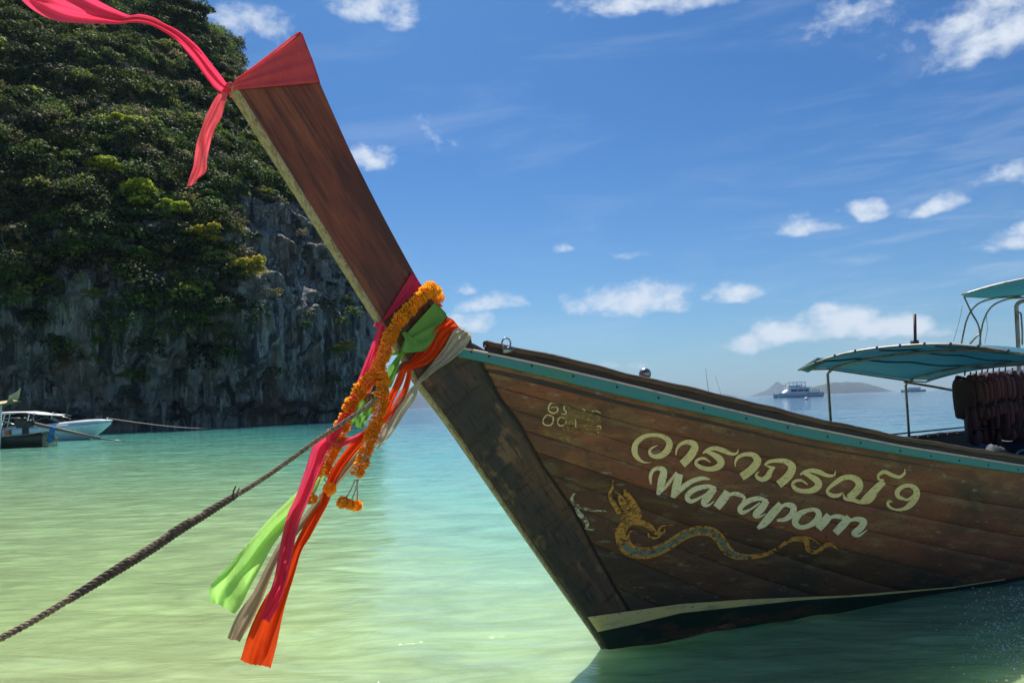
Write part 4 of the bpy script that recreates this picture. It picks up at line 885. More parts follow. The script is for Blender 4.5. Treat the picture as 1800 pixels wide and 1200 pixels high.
join('painted_scale_line', [stroke_sides(ZD_(s)) for s in ([(330,140,5),(342,170,6),(360,195,5),(372,225,3)], [(345,240,4),(385,235,6),(420,225,5),(430,200,3)], [(365,265,4),(410,265,6),(450,248,5),(462,225,3)], [(400,300,4),(445,298,6),(485,275,4)], [(380,165,4),(410,178,6),(424,200,4),(415,222,3)])], dark_m, .0076)
join('painted_wisp', [stroke_sides(ZD_(s)) for s in ([(112,152,5),(88,180,16),(92,215,20),(140,245,18),(205,262,16),(300,268,4)], [(110,230,10),(125,280,30),(160,310,26),(180,350,22),(172,378,5)], [(165,370,8),(200,380,8),(225,382,2)])], ghost_m, .0045)
# faded registration number with a worn ochre patch
def ZR_(s): return [(940+x/4, 660+y/4, w/4) for (x, y, w) in s]
och_m = material('worn_ochre_patch', (.36, .25, .09), .8, alpha=(.004, (26, 26, 40), .42, .66)); reg_m = material('faded_number_paint', (.68, .58, .28), .7, alpha=(.004, (60, 60, 60), .36, .46))
L_ = [(940+x/4, 660+y/4) for x, y in np.stack([np.linspace(215, 465, 40), np.linspace(222, 285, 40)], -1)]; R_ = [(940+x/4, 660+y/4) for x, y in np.stack([np.linspace(195, 455, 40), np.linspace(385, 425, 40)], -1)]
strip_mesh('worn_patch', L_, R_, och_m, .0042, 16)
L_ = [(940+x/4, 660+y/4) for x, y in np.stack([np.linspace(60, 300, 30), np.linspace(372, 435, 30)], -1)]; R_ = [(940+x/4, 660+y/4) for x, y in np.stack([np.linspace(70, 290, 30), np.linspace(420, 470, 30)], -1)]
strip_mesh('worn_patch', L_, R_, och_m, .0042, 8)
join('registration_digit', [stroke_sides(ZR_([(162,196,6),(120,188,10),(98,215,11),(100,245,11),(130,262,10),(158,248,11),(160,225,9),(140,218,6),(108,226,5)]))], reg_m, .0052)
join('registration_digit', [stroke_sides(ZR_([(245,222,5),(210,210,11),(205,235,10),(222,256,10),(205,270,9),(185,266,4)]))], reg_m, .0052)
join('registration_digit', [stroke_sides(ZR_([(128,285,8),(88,275,9),(62,300,10),(58,330,10),(80,346,10),(112,345,10),(128,320,11),(128,283,8)]))], reg_m, .0052)
join('registration_digit', [stroke_sides(ZR_([(215,300,5),(180,290,9),(160,320,9),(175,350,9),(208,340,9),(222,315,6)]))], reg_m, .0052)
join('registration_digit', [stroke_sides(ZR_([(285,310,6),(288,335,8),(285,360,6)]))], reg_m, .0052)
join('registration_digit', [stroke_sides(ZR_([(330,232,4),(352,240,8),(345,250,4)])), stroke_sides(ZR_([(398,250,6),(430,245,8),(462,262,6)])), stroke_sides(ZR_([(435,355,8),(460,352,8),(462,370,6)])), stroke_sides(ZR_([(440,395,8),(450,398,6)]))], reg_m, .0052)
join('scratch', [stroke_sides(ZR_([(948,262,4),(975,272,8),(990,290,7),(1000,330,5),(1020,370,5),(1042,400,3)])), stroke_sides(ZR_([(1000,325,3),(985,350,5),(965,390,3)]))], och_m, .0045)
# waterline stripe and dark bottom paint
stripe_m = material('cream_waterline_paint', (.76, .60, .23), .55, alpha=(.0015, (30, 30, 60), .27, .31), layers=[((5, 5, 20), 6, .5, .7, (.38, .36, .16), .7), ((30, 30, 50), 6, .62, .68, (.12, .12, .07), .8)])
boot_m = material('dark_bottom_paint', (.016, .024, .02), .35, layers=[((4, 4, 30), 6, .55, .7, (.03, .05, .035), .7), ((2.2, 2.2, 9), 6, .52, .6, (.11, .05, .02), .6)], bump=[((10, 10, 40), 5, .003)])
xs = np.concatenate([np.linspace(1031, 1764, 150)]); top = np.interp(xs, [1031, 1196, 1311, 1489, 1667, 1764], [1082, 1059, 1051, 1044, 1030, 1015.6]); bot = np.interp(xs, [1049, 1120, 1196, 1400, 1533, 1667, 1764], [1108, 1093, 1075, 1053, 1044.5, 1032, 1017.2])
xb = xs+18*np.clip((1100-xs)/70, 0, 1); bot = np.interp(xb, [1049, 1120, 1196, 1400, 1533, 1667, 1764], [1108, 1093, 1075, 1053, 1044.5, 1032, 1017.2])
strip_mesh('waterline_stripe', list(zip(xs, top)), list(zip(xb, bot)), stripe_m, .0118)
q = inv_many(list(zip(xb, bot))); q[:, 0] = np.maximum(q[:, 0], -1.3); V = []
se = np.linspace(q[-1, 0]+.02, 7.8, 60); ve = np.interp(se, [q[-1, 0], 7.8], [q[-1, 1], .96]); q = np.vstack([q, np.stack([se, ve], -1)])
vv = np.linspace(0, 1, 8); V = np.stack([hl(q[:, 0], q[:, 1]*(1-t)+1.21*t, 0*q[:, 0]+.0105) for t in vv], 1)
obj('bottom_paint', V.reshape(-1, 3), grid_faces(len(q), 8), boot_m, boat)

rust_m = material('rusty_worn_bottom', (.20, .085, .04), .7, alpha=(.0005, (14, 14, 30), .40, .52), layers=[((20, 20, 20), 5, .45, .6, (.09, .05, .03), .8)])
L_ = [(1106, 1133), (1150, 1129), (1190, 1120), (1240, 1104), (1285, 1090), (1315, 1083)]; R_ = [(1106, 1152), (1150, 1148), (1190, 1139), (1240, 1121), (1285, 1103), (1315, 1092)]
strip_mesh('worn_bottom_edge', catmull(L_, 60), catmull(R_, 60), rust_m, .0135, 8)

# ------------------------------------------------------------------ cloth
def cloth_mat(name, c, tr=.45, dark=.75):
    return material(name, c, .85, trans=tr, coords='Object', spec=.2, layers=[((6, 6, 3), 3, .45, .7, tuple(x*dark for x in c), .5)], bump=[((9, 9, 3), 4, .014), ((34, 34, 9), 5, .006), ((500, 500, 500), 2, .0005)])
pink = cloth_mat('pink_cloth', (.90, .075, .17), .5, .85); rose = cloth_mat('rose_red_cloth', (.84, .12, .15), .4); green = cloth_mat('lime_cloth', (.48, .84, .22), .5, .85)
sage = cloth_mat('green_cloth', (.22, .50, .12), .4); orange = cloth_mat('orange_red_cloth', (.86, .085, .015), .4); greyc = cloth_mat('off_white_cloth', (.58, .54, .45), .35); tan = cloth_mat('tan_cloth', (.46, .36, .25), .35)
def resample(P, n): return catmull(P, n)
def sheet(L_, R_, n, k, w0, w1, folds=2.5, amp=.012, ph=0, fade0=0.2, twist=0.0):
    """sheet of cloth between two edges; w distance to the centre plane; folds push it in and out"""
    a = resample(L_, n); b = resample(R_, n); V = []
    for i in range(n):
        t = i/(n-1); w = w0+(w1-w0)*t
        wid = np.linalg.norm(a[i]-b[i])*.0027; amp_ = amp*1.5
        for j in range(k):
            u = j/(k-1); p = a[i]*(1-u)+b[i]*u
            am = min(amp_, wid*.35+.001)*min(1, t/fade0+.25); ex = max(0, (t-.93)/.07)*(3*math.sin(u*5+ph*3)+1.0*math.sin(u*37+ph))
            o = am*(math.sin(folds*2*math.pi*u+ph+2.4*math.sin(3.3*t+ph)+1.1*math.sin(9*t+2*ph))+.5*math.sin(folds*4.7*math.pi*u+ph*2+5*t))+twist*(u-.5)*wid*math.sin(t*7+ph)
            V.append(world(cpl(p[0]+ex*.3, p[1]+ex, w+o)))
    return V, grid_faces(n, k)
def ribbon(mb, L_, R_, n=60, k=13, w0=.06, w1=.06, **kw): V, Fc = sheet(L_, R_, n, k, w0, w1, **kw); mb.add(V, Fc)
def band(mb, L_, R_, wl, wr, n=24, k=17, folds=4, amp=.006, ph=0):
    """cloth band tied round the prow: near face, far face and the wraps at both edges; L_ front edge, R_ aft edge, lists of px"""
    a = resample(L_, n); b = resample(R_, n); V = []; m = k*2
    for i in range(n):
        near = []; far = []
        for j in range(k):
            u = j/(k-1); p = a[i]*(1-u)+b[i]*u; w = (wl[0]+(wl[1]-wl[0])*i/(n-1))*(1-u)+(wr[0]+(wr[1]-wr[0])*i/(n-1))*u
            o = amp*(math.sin(folds*math.pi*2*i/(n-1)+ph+u*1.3)+.5*math.sin(folds*5.1*i/(n-1)+2+ph-u*2))*min(1, .35+u)
            q = cpl(p[0], p[1], w+max(o, -amp*.6)); near.append(world(q)); far.append(world(q*np.array([1, -1, 1])))
        V += near+far[::-1]
    mb.add(V, grid_faces(n, m, True))
def knot(mb, px, py, w, r):
    c = world(cpl(px, py, w)); 
    for i in range(4):
        d = rng.normal(size=3)*r*.35; mb.ell(c+d, (r*(.8+.4*rng.random()), r*(.7+.4*rng.random()), r*(.7+.4*rng.random())), 12, 8)
# 1 red cloth over the top of the prow
mb = MB(); band(mb, [(412, 158), (410, 150), (412, 144), (414, 139)], [(563, 145), (552, 112), (541, 84), (532, 60)], (.052, .052), (.056, .056), 26, 26, 3, .005)
# rows sweep from lower edge to the upper edge of the board
mb2 = MB(); band(mb2, [(500, 92), (470, 108), (440, 126), (414, 140)], [(533, 60), (529, 57), (525, 56), (521, 58)], (.05, .05), (.05, .04), 10, 8, 2, .003)
mb.V += []; n0 = len(mb.V); mb.V += mb2.V; mb.F += [tuple(i+n0 for i in f) for f in mb2.F]
knot(mb, 405, 154, .0, .022)
mb.build('tied_cloth', rose, label='rose red cloth wrapped over the very top of the prow', cat='cloth', group='cloths tied to the prow')
mb = MB(); ribbon(mb, [(404, 162), (392, 164), (378, 156), (365, 140), (352, 122), (335, 100), (310, 72), (285, 55), (262, 44), (235, 40), (205, 43), (170, 42), (120, 40), (92, 35), (65, 22), (48, 10), (35, -4), (20, -30)],
       [(408, 150), (400, 148), (388, 132), (372, 112), (350, 84), (330, 66), (310, 52), (290, 42), (268, 30), (245, 25), (228, 27), (205, 18), (180, 5), (165, -4), (145, -16), (120, -24), (90, -36), (60, -50)], 130, 19, .02, -.05, folds=1.6, amp=.018, ph=.6, twist=.2)
mb.build('flying_streamer', pink, label='long hot pink streamer blowing left from the top of the prow', cat='ribbon')
mb = MB(); ribbon(mb, [(393, 160), (380, 170), (364, 200), (352, 232), (345, 255), (340, 290), (333, 312), (328, 328)], [(401, 166), (396, 180), (390, 205), (380, 222), (371, 248), (364, 280), (363, 300), (352, 314)], 60, 13, .02, .03, folds=1.1, amp=.012, ph=2)
mb.build('hanging_streamer', rose, label='shorter rose red ribbon end hanging down beside the cliff from the top knot', cat='ribbon')
# 2 pink cloth tied lower down, long tail
mb = MB(); band(mb, [(668, 570), (670, 566), (672, 563), (674, 560)], [(742, 503), (736, 494), (730, 486), (725, 478)], (.05, .05), (.056, .056), 14, 16, 2.5, .004); knot(mb, 670, 568, .01, .02)
ribbon(mb, [(668, 568), (656, 598), (640, 640), (620, 688), (598, 732), (575, 762), (552, 780), (540, 815), (520, 872), (505, 905), (492, 960), (482, 1015), (470, 1050), (460, 1075), (453, 1082)],
       [(676, 572), (668, 606), (654, 648), (636, 690), (612, 740), (592, 768), (573, 798), (560, 835), (541, 882), (524, 925), (512, 985), (503, 1025), (492, 1060), (480, 1082), (474, 1096)], 120, 15, .05, .14, folds=1.3, amp=.016, ph=.3)
mb.build('long_ribbon', pink, label='long pink red ribbon tied above the garland and falling in front of the rope', cat='ribbon')
mb = MB(); ribbon(mb, [(672, 572), (666, 600), (652, 640), (640, 680), (634, 700)], [(682, 575), (681, 600), (671, 640), (655, 680), (645, 705)], 40, 9, .05, .03, folds=1.2, amp=.01, ph=4)
ribbon(mb, [(576, 752), (592, 766), (615, 768), (640, 757), (668, 748)], [(570, 790), (588, 790), (612, 782), (640, 772), (672, 760)], 40, 11, .10, .02, folds=1.4, amp=.012, ph=1)
mb.build('looped_ribbon', rose, label='second pink strand looped behind the garland around the mooring rope', cat='ribbon')
# 3 green cloth
mb = MB(); band(mb, [(716, 585), (712, 600), (709, 612), (706, 618), (706, 621)], [(764, 532), (785, 553), (775, 570), (762, 597), (746, 617)], (.064, .078), (.085, .125), 22, 18, 2.5, .006, 1); knot(mb, 704, 621, .05, .014)
V, Fc = sheet([(706, 586), (712, 598), (706, 618)], [(712, 582), (740, 606), (750, 615)], 12, 8, .075, .11, folds=1, amp=.004)
mb.add(V, Fc); ribbon(mb, [(701, 621), (690, 636), (681, 650), (678, 662), (680, 682)], [(706, 622), (702, 640), (697, 655), (692, 670), (685, 685)], 30, 9, .05, .05, folds=1.1, amp=.01)
mb.build('tied_cloth', sage, label='green cloth stretched around the bow between garland and orange cloth', cat='cloth', group='cloths tied to the prow')
mb = MB(); ribbon(mb, [(657, 688), (640, 694), (630, 706), (622, 726), (616, 748)], [(660, 700), (660, 714), (655, 724), (645, 738), (640, 750)], 30, 11, .05, .07, folds=1.5, amp=.014, ph=1.5)
mb.build('knotted_scarf', sage, label='short olive green scarf knotted around the rope end', cat='cloth')
mb = MB(); ribbon(mb, [(566, 808), (554, 830), (540, 850), (520, 866), (500, 885), (470, 915), (440, 950), (405, 990), (378, 1018), (368, 1034), (369, 1058)], [(576, 820), (568, 840), (556, 862), (541, 882), (524, 905), (497, 935), (480, 958), (462, 990), (440, 1030), (425, 1060), (412, 1076)], 90, 19, .0, .10, folds=.9, amp=.02, ph=.9)
mb.build('billowing_ribbon', green, label='bright lime ribbon billowing out to a wide rounded end above the water', cat='ribbon')
# 4 orange cloth
mb = MB(); band(mb, [(722, 646), (718, 645), (716, 643), (714, 640)], [(806, 574), (800, 566), (794, 560), (788, 558)], (.05, .05), (.085, .08), 10, 8, 2, .004)
ribbon(mb, [(712, 642), (740, 624), (757, 604), (760, 588), (768, 574), (788, 559)], [(718, 650), (746, 643), (770, 625), (786, 600), (793, 585), (807, 573)], 40, 15, .07, .115, folds=2.5, amp=.006, ph=1); knot(mb, 714, 644, .05, .016)
ribbon(mb, [(710, 642), (700, 656), (690, 680), (668, 722), (648, 748), (622, 774), (600, 800), (582, 828), (570, 858), (562, 884), (545, 905), (528, 935), (515, 962), (498, 1000), (465, 1052), (448, 1085), (434, 1120), (422, 1158)],
       [(716, 648), (708, 672), (697, 694), (680, 730), (660, 756), (636, 782), (612, 812), (596, 836), (584, 866), (575, 888), (562, 912), (546, 942), (530, 968), (518, 1008), (505, 1050), (496, 1085), (487, 1130), (476, 1176)], 130, 15, .05, .06, folds=1.5, amp=.018, ph=2.2)
mb.build('long_ribbon', orange, label='long orange red ribbon with the lowest hanging end, squared off above the water', cat='ribbon')
mb = MB(); ribbon(mb, [(716, 648), (712, 668), (704, 690), (690, 712), (672, 740)], [(722, 648), (722, 668), (714, 694), (698, 722), (682, 748)], 40, 9, .03, .03, folds=1, amp=.008, ph=2)
mb.build('short_ribbon', orange, label='short orange red strand forming a loop under its knot at the bow', cat='ribbon')
# 5 off-white cloth
mb = MB(); ribbon(mb, [(734, 668), (757, 641), (780, 612), (792, 590), (797, 580), (807, 573)], [(738, 674), (765, 652), (792, 634), (812, 617), (820, 607), (829, 592)], 46, 17, .06, .135, folds=3, amp=.007, ph=.4); knot(mb, 735, 671, .03, .014)
V, Fc = sheet([(806, 573), (809, 572)], [(829, 592), (831, 591)], 8, 14, .135, -.10, folds=3, amp=.003); mb.add(V, Fc)
ribbon(mb, [(730, 674), (720, 684), (706, 696), (694, 712), (682, 736), (672, 756), (660, 784)], [(736, 677), (734, 690), (728, 704), (716, 720), (702, 742), (684, 768), (664, 788)], 50, 13, .03, .05, folds=2, amp=.012, ph=1)
mb.build('tied_cloth', greyc, label='off white cloth tied over the bow at the start of the teal rail', cat='cloth', group='cloths tied to the prow')
mb = MB(); ribbon(mb, [(656, 770), (632, 786), (608, 812), (586, 842), (560, 870), (538, 900), (510, 932), (488, 958), (465, 1000), (445, 1040), (418, 1078), (399, 1118)], [(664, 776), (640, 798), (616, 826), (594, 852), (568, 882), (546, 910), (518, 945), (494, 975), (478, 1010), (460, 1055), (442, 1092), (422, 1130)], 90, 13, .02, .04, folds=1.3, amp=.014, ph=.2)
mb.build('long_ribbon', tan, label='faded tan ribbon between the lime and pink ribbons, twisted end over the water', cat='ribbon')

# ------------------------------------------------------------------ marigold garlands
mari_m = material('marigold_petals', (1.0, .52, .035), .8, trans=.5, layers=[((30, 30, 30), 3, .42, .6, (1.0, .44, .02), .7), ((55, 55, 55), 3, .55, .66, (1.0, .62, .09), .6)], objvar=.12)
thread_m = material('garland_thread', (.5, .47, .38), .8)
def disc_mesh(seed):
    g = random.Random(seed); V = []; Fc = []
    for layer, (r, zz, n) in enumerate(((.037, 0, 17), (.033, .006, 15), (.036, -.005, 16))):
        for i in range(n):
            a = 2*math.pi*i/n+g.uniform(-.1, .1)+layer*.2; rr = r*g.uniform(.93, 1.05); da = .30; t = g.uniform(-.0035, .0035)+zz
            n0 = len(V); c, s = math.cos, math.sin
            V += [(.005*c(a), .005*s(a), zz), (rr*.7*c(a-da), rr*.7*s(a-da), t+.003), (rr*c(a-.12), rr*s(a-.12), t-.002), (rr*1.03*c(a+.08), rr*1.03*s(a+.08), t+.002), (rr*.7*c(a+da), rr*.7*s(a+da), t-.002)]
            Fc += [(n0, n0+1, n0+2, n0+3, n0+4)]
    me = bpy.data.meshes.new('flower'); me.from_pydata(V, [], Fc); me.materials.append(mari_m); return me
DISCS = [disc_mesh(i) for i in range(5)]
def garland(path, w, label, sizes=1.1, spacing=.0205):
    P = np.array([world(cpl(x, y, ww)) for (x, y), ww in zip(path, w)]); P = catmull(P, 400); L_ = np.concatenate([[0], np.cumsum(np.linalg.norm(np.diff(P, axis=0), axis=1))]); n = int(L_[-1]/spacing)
    root = empty('marigold_garland', P[0], 0, label=label, cat='garland', group='marigold garlands hung on the bow')
    for i in range(n):
        t = (i+.5)/n*L_[-1]; p = np.array([np.interp(t, L_, P[:, k]) for k in range(3)]); p2 = np.array([np.interp(min(t+.01, L_[-1]), L_, P[:, k]) for k in range(3)]); p1 = np.array([np.interp(max(t-.01, 0), L_, P[:, k]) for k in range(3)])
        d = Vector(p2-p1).normalized(); o = bpy.data.objects.new('flower', random.choice(DISCS)); COL.objects.link(o); o.parent = root
        d = (d+Vector((random.gauss(0, .1), random.gauss(0, .1), random.gauss(0, .1)))).normalized(); sc = sizes*random.uniform(.86, 1.1)
        o.location = Vector(p-P[0])+Vector((random.gauss(0, .002), random.gauss(0, .002), random.gauss(0, .002))); q = d.to_track_quat('Z', 'Y'); o.rotation_mode = 'QUATERNION'; o.rotation_quaternion = q; o.scale = (sc, sc, sc*1.1)
    mb = MB(); mb.tube((P-P[0])[::8], .004, 5); mb.build('thread', thread_m, root)
    return root, P
def pompon(root, o0, px, py, w, r, fromp):
    c = world(cpl(px, py, w)); mb = MB(); g = random.Random(px)
    for i in range(70):
        d = Vector((g.gauss(0, 1), g.gauss(0, 1), g.gauss(0, 1))).normalized(); a = d.orthogonal().normalized(); a.rotate(Matrix.Rotation(g.uniform(0, 6.3), 3, d)); b = d.cross(a); rr = r*g.uniform(.8, 1.1); s = r*.42
        p = Vector(c-o0)
        mb.add([p+d*rr*.35, p+d*rr*.8-b*s, p+d*rr+a*s*.3-b*s*.4, p+d*rr*1.02+a*s*.3+b*s*.4, p+d*rr*.8+b*s], [(0, 1, 2, 3, 4)])
    mb.build('pompon', mari_m, root, smooth=False)
    f = world(cpl(*fromp)); mb = MB(); mb.tube(catmull([f-o0, (f+c)/2-o0+np.array([.004, 0, 0]), c-o0], 8), .0035, 5); mb.build('tassel_string', thread_m, root)
ga, Pa = garland([(764, 545), (768, 522), (757, 508), (742, 521), (725, 538), (711, 553), (699, 568), (688, 586), (680, 607), (673, 628), (665, 648), (654, 664), (640, 678), (627, 695), (613, 718), (601, 750), (591, 778), (580, 802), (572, 820), (567, 836)],
    [-.02, .0, .09, .12, .125, .12, .115, .11, .11, .11, .11, .10, .09, .08, .07, .05, .05, .05, .05, .05], 'longer orange marigold garland running over the bow and down behind the pink ribbon', 1.1)
pompon(ga, Pa[0], 547, 876, .05, .030, (563, 842, .05)); pompon(ga, Pa[0], 580, 859, .09, .034, (570, 842, .06))
gb, Pb = garland([(671, 655), (673, 680), (671, 700), (667, 722), (661, 745), (652, 768), (645, 788), (638, 808), (631, 824), (626, 836)], [.12, .14, .15, .15, .15, .15, .15, .15, .15, .15], 'shorter orange marigold garland hanging straight down with two pompons', 1.08)
pompon(gb, Pb[0], 604, 882, .15, .034, (625, 842, .15)); pompon(gb, Pb[0], 627, 888, .14, .030, (627, 842, .15)); pompon(gb, Pb[0], 615, 886, .17, .027, (630, 842, .15))

# ------------------------------------------------------------------ mooring rope of the longtail boat
rope_m = material('weathered_hemp_rope', (.34, .245, .15), .9, layers=[((60, 60, 60), 4, .45, .6, (.09, .07, .05), .8), ((120, 120, 120), 3, .58, .66, (.34, .28, .2), .6)], bump=[((200, 200, 200), 3, .002)])
wet_m = material('dark_tarred_rope', (.15, .105, .07), .9, layers=[((60, 60, 60), 4, .5, .62, (.05, .04, .03), .7)], bump=[((200, 200, 200), 3, .002)])
rp_px = [(662, 700, 3.62), (640, 718, 3.50), (600, 745, 3.40), (555, 775, 3.30), (500, 815, 3.16), (440, 855, 3.02), (370, 896, 2.86), (320, 924, 2.75), (270, 957, 2.66), (200, 1002, 2.53), (120, 1054, 2.40), (60, 1090, 2.31), (0, 1122, 2.22), (-120, 1188, 2.05), (-300, 1290, 1.8)]
RP = catmull([atdist(x, y, d) for x, y, d in rp_px], 500)
def strands(C_, r, pitch, n=3, seg=6, ph=0):
    L_ = np.concatenate([[0], np.cumsum(np.linalg.norm(np.diff(C_, axis=0), axis=1))]); m = int(L_[-1]/pitch*14); t = np.linspace(0, L_[-1], m); C2 = np.stack([np.interp(t, L_, C_[:, k]) for k in range(3)], -1)
    T_ = np.gradient(C2, axis=0); T_ /= np.linalg.norm(T_, axis=1)[:, None]; u = np.cross(T_, [0, 0, 1.0]); u /= np.linalg.norm(u, axis=1)[:, None]; w = np.cross(T_, u); mb = MB()
    for k in range(n):
        a = 2*math.pi*(t/pitch+k/n)+ph; mb.tube(C2+r*.52*(np.cos(a)[:, None]*u+np.sin(a)[:, None]*w), r*.56, seg, False)
    return mb
rope = empty('mooring_rope', RP[0], 0, label='twisted brown mooring rope running from the bow to the lower left, thicker at its splice', cat='rope')
mb = strands(RP-RP[0], .0105, .05); mb.build('rope_line', rope_m, rope)
i0, i1 = 192, 345                                  # splice: a second darker rope laid alongside and two whippings
RS = RP[i0:i1]-RP[0]; tt = np.linspace(0, 1, len(RS)); RS = RS+np.stack([0*tt, 0*tt-.012, -.004+.020*np.sin(tt*math.pi*1.0)*0-.016*np.sin(tt*math.pi)], -1)
strands(RS, .0095, .045, ph=1).build('splice', wet_m, rope)
for (a, b, rr) in ((192, 226, .0132), (298, 345, .0132), (240, 262, .0128)):
    seg_ = RP[a:b]-RP[0]; strands(seg_, rr, .06, 3, 7, .5).build('whipping', wet_m, rope)
for i in (193,):
    p = RP[i]-RP[0]; mb = MB(); mb.tube([p, p+np.array([-.004, 0, .02]), p+np.array([.006, 0, .04])], .0035, 5); mb.tube([p, p+np.array([.012, 0, .015]), p+np.array([.02, 0, .032])], .003, 5); mb.build('frayed_end', wet_m, rope)
mb = MB(); kc = world(cpl(655, 704, .06))-RP[0]
for a in range(4):
    th = a*.8; pts = [kc+.026*np.array([math.cos(t)*math.cos(th), math.cos(t)*math.sin(th), math.sin(t)])+np.array([.004*a-.008, 0, 0]) for t in np.linspace(0, 6.28, 16)]; mb.tube(pts, .009, 6)
mb.build('knot', rope_m, rope)
mb = MB(); mb.tube([world(cpl(655, 704, .05))-RP[0], world(cpl(690, 660, .03))-RP[0], world(cpl(715, 634, .02))-RP[0]], .010, 6); mb.build('rope_end', rope_m, rope)

# ------------------------------------------------------------------ boats on the left
wht_m = material('white_gelcoat', (.80, .82, .82), .3, layers=[((.8, .8, 2), 4, .5, .7, (.5, .56, .58), .5)]); ltb_m = material('pale_blue_green_hull', (.76, .79, .78), .35, layers=[((1, 1, 3), 4, .5, .7, (.52, .58, .57), .5)]); blk_m = material('dark_glass', (.012, .015, .02), .2); dk_m = material('dark_engine_metal', (.03, .03, .032), .6, layers=[((6, 6, 6), 3, .5, .62, (.09, .08, .07), .7)])
bl_m = material('blue_plastic', (.03, .16, .42), .5)
def loft(mb, secs):
    """secs: list of (x, [(y, z), ...]) from stern to bow, lofted"""
    n = len(secs[0][1]); V = []
    for x, pr in secs: V += [(x, y, z) for y, z in pr]
    mb.add(V, grid_faces(len(secs), n)+[tuple(range(n))[::-1]])
def hull_sec(x, bt, bw, zt_, zk): return (x, [(bt*.96, zt_-.03), (bt, zt_), (bt*.98, zt_-.25*(zt_-max(0, zk))), (bw, max(.05, zk+.08)), (0, zk), (-bw, max(.05, zk+.08)), (-bt*.98, zt_-.25*(zt_-max(0, zk))), (-bt, zt_), (-bt*.96, zt_-.03)])
sb = ground(196, 761)
q = ground(110, 774); D = q[1]; bow = atdist(196, 745, D)
sbt = empty('speedboat', (bow[0], D, 0), R(-4), label='white speedboat with pale hull and grey windscreen moored below the cliff', cat='speedboat')
mb = MB(); loft(mb, [hull_sec(x, bt, bw, z, k) for x, bt, bw, z, k in [(-9.5, 1.1, 1.0, .95, -.2), (-7, 1.2, 1.05, 1.0, -.2), (-5, 1.2, 1.0, 1.08, -.2), (-3, 1.1, .75, 1.17, -.2), (-1.9, .92, .5, 1.24, -.05), (-1.1, .65, .2, 1.27, .32), (-.5, .38, .1, 1.29, .72), (0, .06, .02, 1.30, 1.12)]]); mb.build('hull', ltb_m, sbt)
mb = MB(); loft(mb, [(x, [(-b, z), (-b*.96, z+.10), (-b*.7, z+.2+d), (0, z+.24+d), (b*.7, z+.2+d), (b*.96, z+.10), (b, z)]) for x, b, z, d in [(-9.4, 1.12, .95, -.2), (-6, 1.22, 1.05, -.15), (-4.2, 1.18, 1.1, .0), (-2, .98, 1.2, .06), (-.8, .55, 1.26, .0), (.05, .08, 1.29, -.12)]]); mb.build('deck', wht_m, sbt)
mb = MB(); loft(mb, [(x, [(-b, 1.28), (-b*.7, z), (b*.7, z), (b, 1.28)]) for x, b, z in [(-6, .9, 1.75), (-4.8, .9, 1.72), (-3.6, .7, 1.3)]]); mb.build('windscreen', blk_m, sbt, False)
mb = MB(); loft(mb, [(x, [(-b, z), (0, z+.09), (b, z), (b, z-.07), (-b, z-.07)]) for x, b, z in [(-11, 1.1, 2.15), (-8, 1.15, 2.22), (-6, 1.1, 2.18), (-5, .9, 2.0), (-3.6, .6, 1.86)]]); mb.build('roof', wht_m, sbt)
for x in (-9.5, -7.5, -5.6):
    for y in (-1, 1):
        mb = MB(); mb.tube([(x, y*.95, 1.0), (x+.25, y*1.0, 2.15)], .035, 5); mb.build('roof_post', wht_m, sbt)
mb = MB(); mb.tube([(-5.4, -.9, 1.5), (-4.2, -.5, 2.0), (-3.0, -.3, 1.6)], .02, 4); mb.build('rail', iron_m, sbt)
mb = MB(); mb.tube([(-.35, 0, 1.45), (-.35, 0, 1.62)], .05, 6); mb.build('cleat', wht_m, sbt)
mb = MB(); mb.tube([(-8.6, 0, 2.2), (-8.6, 0, 2.8)], .03, 5); mb.ell((-8.6, 0, 2.85), (.08, .08, .12), 8, 5); mb.build('antenna', dk_m, sbt)
# hull number, flat lettering on the near side
mb = MB()
for i, ch in enumerate([(0,1,1,1), (1,0,1,0), (1,1,0,1), (0,1,1,0), (1,1,1,1), (1,0,0,1), None, (1,1,0,0), (1,0,1,1)]):
    if ch is None: continue
    x = -3.15+i*.16; z = .66+i*.012
    yy = -1.02+i*.032
    segs = [((0, 0), (0, .2)), ((0, .2), (.1, .2)), ((.1, .2), (.1, .0)), ((0, .1), (.1, .1))]
    for on, (a, b) in zip(ch, segs):
        if on: c = ((a[0]+b[0])/2, (a[1]+b[1])/2); mb.box((x+c[0], yy-.03, z+c[1]), (max(abs(a[0]-b[0]), .035), .012, max(abs(a[1]-b[1]), .035)))
mb.build('hull_number', blk_m, sbt, False)
P0 = np.array(sbt.location)+np.array([-.35, 0, 1.55]); P1 = atdist(420, 752, 88)
t = np.linspace(0, 1, 30)[:, None]; pts = P0*(1-t)+P1*t; pts[:, 2] -= .35*np.sin(np.pi*t[:, 0])
mb = MB(); mb.tube(pts, .035, 5); mb.build('thin_mooring_rope', material('pale_thin_rope', (.36, .27, .24), .8), label='thin straight rope from the speedboat bow to the foot of the cliff', cat='rope')
